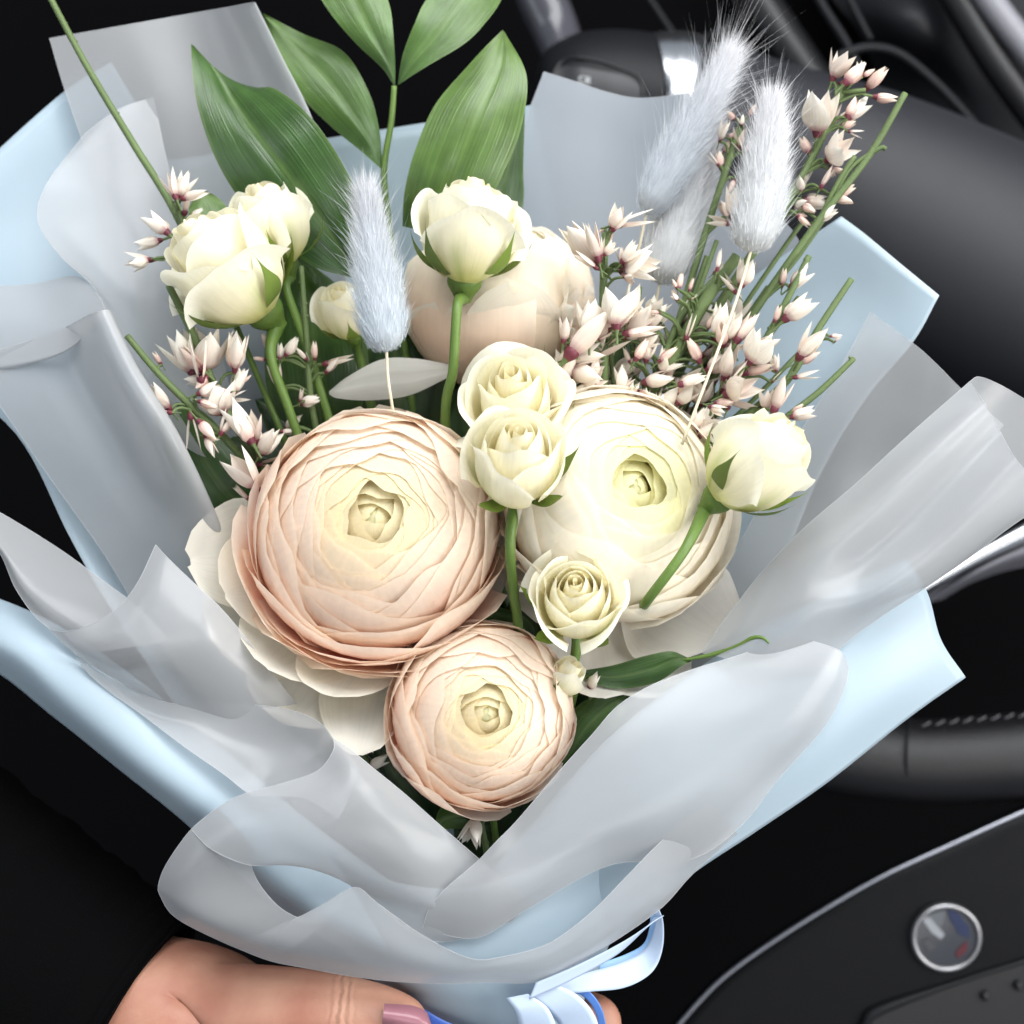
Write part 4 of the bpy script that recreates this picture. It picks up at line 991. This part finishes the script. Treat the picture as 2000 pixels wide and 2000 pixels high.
# ------------------------------------------------------------------ white broom sprigs
def floret_petal(L, Wd, cup, curve, pink, seed, br=1.0):
    rng = random.Random(seed)
    n, m = 9, 7
    s = np.linspace(0, 1, n)[:, None]; u = np.linspace(-1, 1, m)[None]
    w = Wd * np.sin(np.clip(s, 0, 1) ** 0.8 * math.pi * 0.93 + 0.16) ** 0.85 * (1 - 0.15 * s)
    w = np.clip(w, 0, None)
    x = w * u
    y = cup * w * (1 - u ** 2) + curve * L * s ** 2 + 0 * u     # outward
    z = L * s - 0.06 * L * u ** 2 * s
    G = np.stack([x + 0 * s, y, z + 0 * u], -1)
    mar = np.array([0.40, 0.13, 0.16]); body = lerp([0.86, 0.80, 0.70], [0.80, 0.58, 0.50], pink); tipc = lerp([0.93, 0.89, 0.80], [0.88, 0.74, 0.62], pink)
    k0 = smooth(0.0, 0.26, s + 0 * u)[..., None]; k = smooth(0.35, 0.9, s + 0 * u)[..., None]
    C = (mar * (1 - k0) + body * k0) * (1 - k) + tipc * k
    me = grid_mesh(G, 'broom_petal', np.clip(C * br, 0, 0.95)); me.materials.append(M_BROOM)
    return me
U = 0.010
SHAPES = [(1.0, 0.30, 0.55, 0.10, 0.1), (0.95, 0.24, 0.6, 0.04, 0.3), (1.0, 0.40, 0.35, 0.16, 0.0), (1.05, 0.17, 0.5, 0.02, 0.25), (0.9, 0.26, 0.7, 0.0, 0.9)]
PETS = [[floret_petal(U * l, U * w * wm, c, cv, min(1, p + dp), 1, br) for l, w, c, cv, p in SHAPES] for wm, dp, br in ((1.0, 0.0, 1.0), (0.85, 0.0, 1.06), (1.1, 0.2, 0.97), (0.75, 0.35, 0.88), (0.95, 0.05, 1.04))]
an = np.linspace(0, 2 * math.pi, 8, endpoint=False)
cal = grid_mesh(np.array([[(r * U * math.cos(a), r * U * math.sin(a), z * U) for a in an] for r, z in ((0.03, -0.40), (0.035, -0.12), (0.07, -0.03), (0.125, 0.07), (0.13, 0.16), (0.08, 0.21))]), 'blossom', closed=True)
cal.materials.append(M_CALYX); cal.materials.append(M_BROOMSTEM)
for pl_ in cal.polygons:
    if max(cal.vertices[v].co.z for v in pl_.vertices) < 0: pl_.material_index = 1
def blossom(parent, px, py, zc, ang, lpx, typ, rng):
    a = math.radians(ang); el = rng.uniform(-0.15, 0.55)
    ax = Vector((math.cos(a), math.sin(a), el)).normalized()
    q = Vector((0, 0, 1)).rotation_difference(ax) @ Quaternion((0, 0, 1), rng.uniform(0, 6.28))
    sc_ = lpx * S / (U * 1.05) * rng.uniform(0.92, 1.08); PET = PETS[rng.randrange(5)]; wf_ = rng.uniform(0.78, 1.12)
    M = Matrix.Translation(Vector(P(px, py, zc))) @ q.to_matrix().to_4x4() @ Matrix.Diagonal((sc_ * wf_, sc_ * wf_ * rng.uniform(0.8, 1.1), sc_, 1))
    c = bpy.data.objects.new('blossom', cal)
    c.matrix_basis = parent.matrix_basis.inverted() @ M
    link(c, parent)
    if typ == 'o':
        sets = [(2, 0, 30), (0, 110, 16), (0, 235, 18), (1, 170, 6), (2, 320, 24)]
    elif typ == 'b':
        sets = [(0, 0, 7), (0, 120, 8), (1, 240, 5), (1, 60, 2)]
    elif typ == 'n':
        sets = [(3, 0, 6), (3, 180, 4)]
    else:
        sets = [(4, 0, 1), (4, 120, 1), (4, 240, 1)]
    spread_ = rng.uniform(0.6, 1.7)
    if len(sets) > 3 and rng.random() < 0.3: sets = sets[:-1]
    for k, az, tilt in sets:
        p = bpy.data.objects.new('petal', PET[k])
        p.matrix_basis = Matrix.Rotation(math.radians(az + rng.uniform(-25, 25)), 4, 'Z') @ Matrix.Translation((0, 0.03 * U, 0.08 * U)) @ Matrix.Rotation(math.radians(-tilt * spread_ - rng.uniform(-4, 8)), 4, 'X')
        link(p, c)
def sprig(label, stem, r_px, flowers, zf, seed, side=()):
    rng = random.Random(seed)
    r = empty('broom_sprig', P(*stem[0]), label=label, cat='flower sprig', group='white broom sprigs')
    tube('stem', inv(r, [P(*q) for q in stem]), np.linspace(r_px * 1.1, r_px * 0.8, len(stem)) * S, M_BROOMSTEM, r, 8, 8 * len(stem))
    for sd in side:
        tube('twig', inv(r, [P(*q) for q in sd]), 5.0 * S, M_BROOMSTEM, r, 6, 10)
    # nodes along the stem
    pts = catmull([P(*q) for q in stem], 60)
    for k in range(rng.randint(4, 7)):
        i = rng.randint(22, 58)
        d = np.array([rng.choice((-1, 1)) * 0.0012, rng.uniform(0, 0.001), 0.0005])
        tube('node', inv(r, [pts[i], pts[i] + d]), [0.0008, 0.0004], M_BROOMSTEM, r, 6, 4)
    extra = []
    for f in flowers:      # blossoms come in twos
        if len(f) == 5 and rng.random() < 0.75:
            extra.append((f[0] + rng.uniform(-16, 16), f[1] + rng.uniform(-8, 20), f[2] + rng.choice((-1, 1)) * rng.uniform(25, 60), f[3] * rng.uniform(0.6, 0.9), rng.choice('bnt')))
    for f in list(flowers) + extra:
        px, py, ang, ln, ty = f[:5]
        z = f[5] if len(f) > 5 else zf + rng.uniform(-0.5, 0.5)
        # short stalk back to the nearest point of the stem
        c = P(px, py, z)
        j = int(np.argmin(np.linalg.norm((pts - c) * [1, 1, 0.3], axis=1)))
        if np.linalg.norm(pts[j] - c) < 0.02:
            tube('flower_stalk', inv(r, [pts[max(0, j - 3)], lerp(pts[j], c, 0.5), c]), 3.0 * S, M_BROOMSTEM, r, 6, 8)
        blossom(r, px, py, z, ang, ln, ty, rng)
    return r
sprig('tallest broom sprig, dense with pink flushed white blossoms at the upper right', [(1230, 960, -3), (1330, 720, -2.4), (1440, 540, -2), (1540, 390, -1.8), (1600, 280, -1.7), (1640, 180, -1.6)], 9,
      [(1625, 158, 72, 62, 'o'), (1648, 165, 45, 64, 't'), (1690, 176, 44, 62, 't'), (1684, 150, 30, 30, 't'), (1595, 266, 84, 96, 'o'), (1650, 234, 35, 74, 'b'), (1618, 248, 55, 60, 'b'), (1640, 250, 24, 40, 't'),
       (1612, 316, 36, 76, 'o'), (1618, 330, -20, 40, 't'), (1563, 364, 66, 46, 'b'), (1602, 368, 62, 48, 'n'), (1568, 393, 2, 56, 'b'), (1628, 385, 30, 56, 't'), (1597, 429, 25, 46, 'b'), (1556, 420, -40, 40, 't'), (1548, 400, -15, 38, 'o'), (1580, 300, 110, 40, 't')], -1.6, 1,
      side=[[(1640, 180, -1.6), (1665, 178, -1.5), (1690, 176, -1.5)]])
sprig('longest bare broom stem, pointing past the others at the far right', [(1290, 940, -2.6), (1380, 760, -2.0), (1480, 600, -1.5), (1600, 430, -1.2), (1700, 300, -1), (1768, 182, -0.8)], 8, [(1543, 562, 40, 58, 'b'), (1527, 560, 86, 38, 't')], -1.2, 2,
      side=[[(1700, 300, -1), (1660, 330, -1.1), (1630, 385, -1.2)], [(1700, 300, -1), (1722, 288, -0.9), (1730, 292, -0.9)], [(1670, 305, -1), (1640, 350, -1.1), (1600, 430, -1.3)]])
sprig('broom sprig with buds between the two bunny tails', [(1240, 900, -3.2), (1310, 680, -2.8), (1370, 480, -2.6), (1415, 340, -2.5), (1450, 235, -2.4)], 8,
      [(1436, 235, 135, 28, 't'), (1462, 228, 60, 30, 't'), (1405, 276, 74, 48, 'b'), (1441, 290, 88, 46, 'b'), (1412, 302, 60, 40, 't'), (1409, 332, 100, 40, 't'), (1434, 350, 250, 35, 't'), (1455, 300, 60, 40, 't'), (1430, 428, 88, 68, 'b'), (1427, 438, 165, 46, 'n')], -2.4, 3)
sprig('thick broom stem with blossoms leaning against the white bunny tail', [(1230, 860, -2.0), (1300, 730, -1.6), (1370, 600, -1.3), (1440, 500, -1.2)], 14,
      [(1397, 668, 78, 78, 'b'), (1418, 668, 70, 70, 'b'), (1437, 670, 58, 70, 'b'), (1382, 645, 75, 34, 't'), (1446, 562, 72, 62, 'b'), (1400, 530, 77, 42, 'n'), (1325, 752, 14, 54, 'n'), (1325, 566, 80, 34, 't'), (1322, 588, 120, 30, 't'), (1345, 570, 70, 30, 't'), (1290, 612, 170, 22, 't')], -0.9, 4)
sprig('broom sprig with plump white buds in front of the pale blue paper', [(1330, 900, -1.6), (1420, 780, -1.2), (1480, 690, -1.0), (1530, 600, -1.0), (1580, 500, -1.0)], 8,
      [(1512, 630, 70, 40, 't'), (1530, 627, 44, 72, 'b'), (1412, 742, 72, 74, 'b'), (1459, 711, 52, 80, 'o'), (1478, 690, 44, 50, 'b'), (1516, 728, 95, 36, 'b'), (1505, 690, 120, 30, 't'), (1415, 772, 24, 72, 'o'), (1394, 788, 4, 40, 't'), (1420, 800, 70, 50, 'n')], -0.5, 5)
sprig('broom sprig ending in a bare green tip beside one plump bud', [(1380, 880, -1.2), (1460, 810, -0.9), (1540, 740, -0.8), (1600, 640, -0.9), (1663, 545, -1)], 8,
      [(1558, 702, 60, 78, 'b'), (1620, 657, 5, 28, 't'), (1549, 738, 10, 52, 'n'), (1509, 806, 63, 70, 'b')], -0.5, 6)
sprig('lowest bare broom stem slanting over the right rosebud', [(1440, 920, -0.9), (1520, 830, -0.6), (1600, 765, -0.5), (1668, 700, -0.5)], 7, [(1543, 816, 18, 54, 'b')], -0.5, 7)
sprig('upright broom sprig with open blossoms beside the blush ranunculus', [(1180, 820, -1.6), (1180, 700, -1.2), (1178, 580, -1.0), (1182, 455, -0.9)], 9,
      [(1170, 516, 131, 98, 'b'), (1170, 512, 105, 76, 'b'), (1174, 505, 88, 40, 'n'), (1201, 440, 12, 72, 'n'), (1195, 450, 260, 30, 't'), (1213, 514, 50, 50, 'b'), (1213, 522, 0, 74, 'o'), (1210, 530, -40, 40, 't'), (1226, 624, 75, 70, 'b'), (1204, 643, 92, 78, 'o'), (1220, 655, 38, 82, 'o'), (1151, 664, 90, 80, 'b'), (1108, 699, 50, 122, 'n'), (1100, 670, 80, 50, 'b')], -0.6, 8)
_rng = random.Random(77)
low = [(1158, 702, 35, 84, 'n'), (1111, 722, -15, 76, 'o'), (1248, 680, 25, 48, 'b'), (1285, 708, 40, 52, 't'), (1217, 770, 100, 62, 'b'), (1222, 790, 60, 50, 'b'), (1254, 748, 15, 60, 'b'), (1282, 820, 85, 60, 'b'), (1258, 800, 80, 46, 'b'), (1304, 832, 58, 54, 'n'), (1320, 790, 45, 56, 'b'), (1356, 848, 75, 58, 'b'), (1394, 854, 85, 48, 'b'), (1350, 880, 70, 40, 't'), (1240, 705, 60, 50, 't')]
for k in range(95):
    x_ = _rng.uniform(1080, 1440); y_ = _rng.uniform(620, 870)
    if x_ + 0.9 * (y_ - 620) > 1560: continue
    low.append((x_, y_, _rng.uniform(5, 125), _rng.uniform(44, 74), _rng.choice('bbnoot'), _rng.uniform(-2.6, -1.0)))
sprig('low crowded mass of broom blossoms behind the large cream ranunculus', [(1160, 1000, -3), (1220, 860, -2.0), (1280, 740, -1.6), (1330, 620, -1.6), (1400, 540, -1.8)], 8, low, -0.9, 9,
      side=[[(1220, 860, -2), (1200, 760, -1.8), (1190, 640, -1.8)], [(1220, 860, -2), (1300, 780, -1.8), (1380, 700, -1.8)], [(1280, 740, -1.6), (1340, 680, -1.7), (1420, 600, -1.7)], [(1240, 820, -1.8), (1340, 780, -1.6), (1440, 640, -1.6)], [(1250, 880, -2), (1330, 800, -1.9), (1500, 560, -1.9)], [(1260, 860, -2.2), (1340, 640, -2.2), (1400, 470, -2.4)], [(1180, 880, -2.4), (1150, 760, -2.4), (1110, 660, -2.2)], [(1240, 900, -2.4), (1230, 760, -2.6), (1250, 560, -2.6)], [(1280, 900, -2.4), (1390, 780, -2.4), (1500, 700, -2.2)], [(1300, 900, -2.2), (1410, 620, -2.6), (1480, 480, -2.8)], [(1300, 920, -2.0), (1430, 820, -1.9), (1560, 690, -1.8)], [(1290, 880, -2.6), (1400, 680, -2.6), (1520, 500, -2.6), (1570, 430, -2.6)], [(1310, 880, -2.8), (1450, 640, -2.8), (1560, 500, -2.8), (1640, 380, -2.6)], [(1270, 860, -2.6), (1340, 620, -2.8), (1380, 500, -2.8)], [(1340, 880, -1.9), (1470, 700, -1.8), (1560, 580, -1.8)]])
# left side
sprig('long thin bare broom stem leaning out past the upper left corner', [(430, 620, -2.2), (345, 420, -2.4), (260, 280, -2.8), (170, 130, -3.0), (95, -10, -3.2)], 8, [], -2, 10)
sprig('broom sprig with three blossoms above the left cream rose', [(400, 600, -2.2), (370, 480, -2.0), (345, 400, -2.0)], 8, [(345, 390, 115, 66, 'b'), (345, 388, 62, 68, 'b'), (330, 458, 135, 60, 'b'), (300, 508, 178, 60, 'b'), (360, 420, 75, 50, 'n')], -1.6, 11)
sprig('broom sprig with blossoms crossing the film under the left rose', [(560, 1020, -2.2), (490, 880, -1.6), (430, 780, -1.0), (380, 660, -0.8), (330, 558, -0.8)], 9,
      [(380, 734, 116, 98, 'o'), (402, 730, 80, 96, 'o'), (458, 727, 78, 84, 'o'), (405, 740, 185, 48, 'b'), (455, 770, 70, 60, 'b'), (470, 750, 40, 30, 't'), (493, 866, 122, 98, 'b'), (500, 866, 88, 64, 'b'), (506, 892, 58, 76, 'o'), (452, 765, 190, 34, 't'), (440, 810, 130, 60, 'o')], -0.9, 12)
sprig('leftmost broom sprig, its dark tip touching the film roll', [(540, 1000, -1.8), (470, 890, -1.2), (380, 800, -0.8), (310, 730, -0.6), (248, 656, -0.6)], 8,
      [(316, 713, 125, 36, 't'), (333, 802, 130, 72, 'o'), (336, 806, 178, 48, 'n'), (372, 806, 274, 82, 'n'), (400, 850, 300, 50, 'b'), (504, 957, 125, 88, 'b'), (487, 977, 135, 40, 'b'), (430, 850, 60, 60, 'b'), (385, 770, 20, 50, 'b')], -0.5, 13)
sprig('broom sprig with scattered pink buds between the left rose stems', [(640, 920, -2.6), (610, 800, -2.2), (600, 680, -2.0), (588, 520, -2.0)], 7,
      [(529, 686, 115, 42, 't'), (557, 696, 55, 50, 'b'), (615, 704, 92, 40, 't'), (605, 712, 110, 26, 'n'), (631, 712, 12, 64, 'n'), (557, 838, 40, 50, 'b'), (545, 760, 100, 50, 'n'), (585, 790, 20, 40, 'b')], -1.8, 14)
sprig('shaded broom blossoms in the gap under the largest ranunculus', [(800, 1600, -2), (720, 1490, -1.4), (650, 1400, -1.0), (590, 1360, -1)], 7,
      [(650, 1440, 40, 60, 'o'), (615, 1392, 160, 50, 'b'), (680, 1400, 80, 60, 'b'), (690, 1478, 140, 50, 'o'), (720, 1500, 30, 50, 'b'), (640, 1400, 120, 40, 'b'), (700, 1440, -30, 44, 'b'), (740, 1530, 200, 50, 'b')], -0.9, 15)
sprig('single white blossom hanging in the point of the front V', [(960, 1720, -1), (950, 1660, -0.2), (935, 1590, 0.2)], 7, [(928, 1592, 268, 60, 'o', 0.5), (925, 1610, 240, 40, 'b', 0.5)], 0.4, 16)
sprig('small white blossoms peeping out below the cream ranunculus', [(1120, 1500, -0.6), (1140, 1420, 0.0), (1160, 1340, 0.2)], 6, [(1150, 1345, 60, 40, 'b'), (1190, 1352, 30, 50, 'o'), (1130, 1350, 140, 36, 'b')], 0.3, 17)
sprig('pale buds at the left shoulder of the largest ranunculus', [(620, 1100, -1.6), (540, 1050, -1.2), (490, 1010, -1)], 7, [(482, 1030, 95, 50, 'n'), (500, 1010, 80, 70, 'b'), (425, 1075, 120, 44, 'b'), (478, 1045, 60, 36, 't')], -0.8, 18)

# ------------------------------------------------------------------ hand holding the bouquet
def skin_mat():
    m, nt, out = new_mat('skin')
    tc = nt.nodes.new('ShaderNodeTexCoord')
    n = noise(nt, 45, 4, tc.outputs['Object']); n2 = noise(nt, 700, 5, tc.outputs['Object'], 0.65)
    rp = nt.nodes.new('ShaderNodeValToRGB')
    rp.color_ramp.elements[0].position = 0.3; rp.color_ramp.elements[0].color = (0.34, 0.135, 0.09, 1)
    rp.color_ramp.elements[1].position = 0.7; rp.color_ramp.elements[1].color = (0.47, 0.25, 0.17, 1)
    nt.links.new(n.outputs['Fac'], rp.inputs[0])
    b = principled(nt, None, 0.48, 0.4)
    b.inputs['Subsurface Weight'].default_value = 0.0
    b.inputs['Subsurface Radius'].default_value = (0.004, 0.0015, 0.0008)
    nt.links.new(rp.outputs[0], b.inputs['Base Color'])
    bp = nt.nodes.new('ShaderNodeBump'); bp.inputs['Strength'].default_value = 0.35; bp.inputs['Distance'].default_value = 0.0004
    nt.links.new(n2.outputs['Fac'], bp.inputs['Height'])
    # skin folds over the thumb joint
    sx = nt.nodes.new('ShaderNodeSeparateXYZ'); nt.links.new(tc.outputs['Object'], sx.inputs[0])
    def mth(op, a_, b2=None):
        k = nt.nodes.new('ShaderNodeMath'); k.operation = op
        for i_, v_ in enumerate((a_, b2)):
            if v_ is None: continue
            if isinstance(v_, (int, float)): k.inputs[i_].default_value = v_
            else: nt.links.new(v_, k.inputs[i_])
        return k.outputs[0]
    n3 = noise(nt, 160, 2, tc.outputs['Object'])
    xx = mth('ADD', mth('SUBTRACT', sx.outputs[0], 0.0725), mth('MULTIPLY', mth('SUBTRACT', n3.outputs['Fac'], 0.5), 0.0042))
    g = mth('POWER', 2.718, mth('MULTIPLY', mth('MULTIPLY', xx, xx), -1.0 / (0.0034 ** 2)))
    h = mth('MULTIPLY', mth('COSINE', mth('MULTIPLY', xx, 6.2832 / 0.0029)), g)
    bp2 = nt.nodes.new('ShaderNodeBump'); bp2.inputs['Strength'].default_value = 0.4; bp2.inputs['Distance'].default_value = 0.0005
    nt.links.new(h, bp2.inputs['Height']); nt.links.new(bp.outputs[0], bp2.inputs['Normal'])
    nt.links.new(bp2.outputs[0], b.inputs['Normal'])
    nt.links.new(b.outputs[0], out.inputs[0])
    return m
M_SKIN = skin_mat()
person = empty('person', P(260, 1960, -0.5), label='bare hand with mauve thumbnail in a black sleeve, gripping the bouquet handle', cat='person')
joints = {  # px, py, z cm, radius mm
    'arm': (40, 1870, -2.6, 30), 'wrist': (240, 1985, -1.8, 27), 'palm': (460, 2075, -1.4, 30), 'palm2': (600, 2130, -2.4, 27),
    't1': (470, 1990, 0.0, 20), 't2': (580, 1982, 0.9, 15.5), 't3': (695, 1985, 1.6, 12.5), 't4': (770, 2000, 2.0, 11), 't5': (835, 2022, 2.0, 8),
    'i1': (740, 2060, -3.4, 12), 'i2': (950, 2010, -4.6, 10.5), 'i3': (1150, 1985, -3.2, 9.5), 'i4': (1180, 2000, -1.2, 8),
    'm1': (720, 2170, -3.6, 12), 'm2': (960, 2130, -5.0, 10.5), 'm3': (1170, 2110, -3.4, 9.5), 'm4': (1180, 2130, -1.2, 8),
    'r1': (690, 2270, -3.4, 11.5), 'r2': (950, 2250, -4.8, 10), 'r3': (1150, 2230, -3.2, 9), 'r4': (1150, 2250, -1.2, 8),
    'p1': (660, 2360, -2.8, 10), 'p2': (900, 2360, -4.2, 9), 'p3': (1080, 2340, -3.0, 8), 'p4': (1090, 2350, -1.2, 7),
}
order = list(joints); idx = {k: i for i, k in enumerate(order)}
bones = [('arm', 'wrist'), ('wrist', 'palm'), ('palm', 'palm2'), ('palm', 't1'), ('t1', 't2'), ('t2', 't3'), ('t3', 't4'), ('t4', 't5')]
for f in 'imrp': bones += [('palm2', f + '1'), (f + '1', f + '2'), (f + '2', f + '3'), (f + '3', f + '4')]
me = bpy.data.meshes.new('hand')
me.from_pydata([tuple(v) for v in inv(person, [P(*joints[k][:3]) for k in order])], [(idx[a], idx[b]) for a, b in bones], [])
me.materials.append(M_SKIN)
hand = bpy.data.objects.new('hand', me); link(hand, person)
sk = hand.modifiers.new('skin', 'SKIN')
sk.use_smooth_shade = True
for i, k in enumerate(order):
    r = joints[k][3] / 1000
    me.skin_vertices[0].data[i].radius = (r, r)
    me.skin_vertices[0].data[i].use_root = (k == 'palm')
sb = hand.modifiers.new('smooth', 'SUBSURF'); sb.levels = 3; sb.render_levels = 3
# thumbnail
G = []
for v in np.linspace(0, 1, 9):
    row = []
    for u in np.linspace(-1, 1, 11):
        w = 34 * math.sqrt(max(0, 1 - (abs(2 * v - 1) ** 3.2))) if v > 0.5 else 34 * (0.78 + 0.44 * v)
        px = 748 + 96 * v + 0.35 * w * u * 0.3
        py = 1985 + 20 * v - w * u * 0.95
        row.append(P(px, py, 2.0 + 1.18 - 0.42 * u * u - 0.22 * v * v + 0.05))
    G.append(row)
G = np.array(G)
add('thumbnail', grid_mesh(inv(person, G.reshape(-1, 3)).reshape(G.shape), 'thumbnail'), plain('mauve_nail', (0.27, 0.115, 0.14), 0.28, 0.5, var=0.1), person)
# sleeve
sl = [(-700, 1420, -3.5, 62), (-350, 1630, -3.4, 54), (-60, 1800, -3.0, 46), (120, 1905, -2.5, 41), (235, 1972, -2.2, 37.5), (262, 1988, -2.15, 37), (262, 1988, -2.15, 33), (200, 1950, -2.2, 31)]
pts = np.array([P(a, b, z) for a, b, z, r in sl]); rad = np.array([r for *_, r in sl]) / 1000
tt = np.linspace(0, 5, 60)
pp = catmull(pts[:6], 60); rr = np.interp(tt, np.arange(6), rad[:6])
rr = rr * (1 + 0.012 * np.sin(tt * 9) + 0.01 * np.sin(tt * 23))
pp = np.vstack([pp, pts[6:]]); rr = np.concatenate([rr, rad[6:]])
T = (pts[5] - pts[3]); 
ring = []
Tn = T / np.linalg.norm(T); b_ = np.array([0, 0, 1.0]); b_ -= Tn * (b_ @ Tn); b_ /= np.linalg.norm(b_); c_ = np.cross(Tn, b_)
an2 = np.linspace(0, 2 * math.pi, 40, endpoint=False)
Gs = np.array([p + r * (np.cos(an2)[:, None] * c_ + np.sin(an2)[:, None] * b_) for p, r in zip(pp, rr)])
add('sleeve', grid_mesh(inv(person, Gs.reshape(-1, 3)).reshape(Gs.shape), 'sleeve', closed=True), M_SLEEVE, person)

# ------------------------------------------------------------------ ribbons
def ribbon(name, pts, widths, mat, label=None, parent=None, across=None, n=60):
    """satin band along a path; across = list of width direction vectors (px, py, z) per point"""
    c = catmull([P(*q) for q in pts], n)
    a = catmull([np.array(v, float) / np.linalg.norm(v) for v in across], n)
    w = catmull(np.array(widths, float)[:, None], n)[:, 0] * S * 0.5
    G = np.array([[c[i] + a[i] / np.linalg.norm(a[i]) * w[i] * t for t in np.linspace(-1, 1, 7)] for i in range(n)])
    G = inv(parent, G.reshape(-1, 3)).reshape(G.shape)
    o = add(name, grid_mesh(G, name), mat, parent)
    md = o.modifiers.new('thickness', 'SOLIDIFY'); md.thickness = 0.0002
    return o
M_SAT1 = sheet_mat('pale_satin', (0.58, 0.69, 0.84), 0.2, 0, 0.32, 0.55)
M_SAT2 = sheet_mat('blue_satin', (0.12, 0.28, 0.72), 0.15, 0, 0.35, 0.55)
rbn = empty('ribbon', P(1060, 1970, 2.2), label='pale blue satin ribbon tied at the handle with a loop standing out to the right', cat='ribbon')
ribbon('loop', [(1040, 1935, 3.0), (1120, 1900, 2.8), (1210, 1852, 2.4), (1270, 1805, 2.0), (1286, 1790, 1.7)], [34, 34, 32, 28, 22], M_SAT1, parent=rbn, across=[(0.35, 0.9, 0.1), (0.4, 0.85, 0.1), (0.45, 0.8, 0.1), (0.6, 0.6, 0.3), (0.8, 0.3, 0.4)])
ribbon('loop', [(1280, 1772, 1.8), (1288, 1800, 1.6), (1282, 1845, 1.4), (1262, 1880, 1.4), (1215, 1905, 1.6), (1150, 1918, 2.0), (1080, 1930, 2.4)], [12, 16, 30, 42, 44, 34, 22], M_SAT1, parent=rbn, across=[(0.9, 0, 0.3), (0.8, 0.1, 0.5), (0.7, -0.4, 0.6), (0.4, -0.8, 0.5), (0.2, -0.95, 0.4), (0.1, -1, 0.3), (0, -1, 0.2)])
ribbon('loop_lining', [(1278, 1776, 1.5), (1276, 1815, 1.2), (1262, 1850, 1.1), (1225, 1872, 1.2), (1170, 1890, 1.5)], [14, 16, 16, 16, 14], sheet_mat('light_blue_satin', (0.36, 0.60, 0.90), 0.2, 0, 0.35, 0.5), parent=rbn, across=[(0.9, 0, 0.3), (0.8, -0.1, 0.5), (0.6, -0.5, 0.5), (0.3, -0.8, 0.5), (0.2, -0.9, 0.4)])
ribbon('tail', [(1010, 1945, 2.9), (1040, 1975, 2.9), (1055, 2030, 2.6), (1060, 2110, 2.2)], [40, 60, 70, 70], M_SAT1, parent=rbn, across=[(1, 0.2, 0), (1, 0.1, 0), (1, 0, 0.1), (1, 0, 0.1)])
ribbon('tail', [(1060, 1935, 2.8), (1100, 1960, 2.7), (1130, 2000, 2.4), (1150, 2080, 2.0)], [50, 64, 70, 60], M_SAT1, parent=rbn, across=[(0.8, 0.5, 0), (0.9, 0.4, 0), (1, 0.2, 0.1), (1, 0.1, 0.1)])
ribbon('tail', [(1095, 1932, 2.0), (1135, 1935, 2.0), (1162, 1960, 1.9), (1176, 2000, 1.7), (1176, 2060, 1.4)], [12, 15, 15, 14, 14], M_SAT2, parent=rbn, across=[(0, 1, 0.2), (0.4, 0.9, 0.2), (0.9, 0.4, 0.2), (1, 0, 0.2), (1, 0, 0.2)])
ribbon('band', [(780, 1975, 0.6), (820, 1998, 1.3), (870, 2025, 1.6), (950, 2050, 1.7), (1050, 2040, 1.4)], [54, 56, 56, 56, 56], sheet_mat('deep_blue_satin', (0.05, 0.13, 0.50), 0.1, 0, 0.35, 0.5), parent=rbn, across=[(0.3, 1, 0), (0.3, 1, 0), (0.2, 1, 0), (0, 1, 0), (-0.2, 1, 0)])

# ------------------------------------------------------------------ lean the whole place back
for o in roots:
    o.matrix_basis = W @ o.matrix_basis
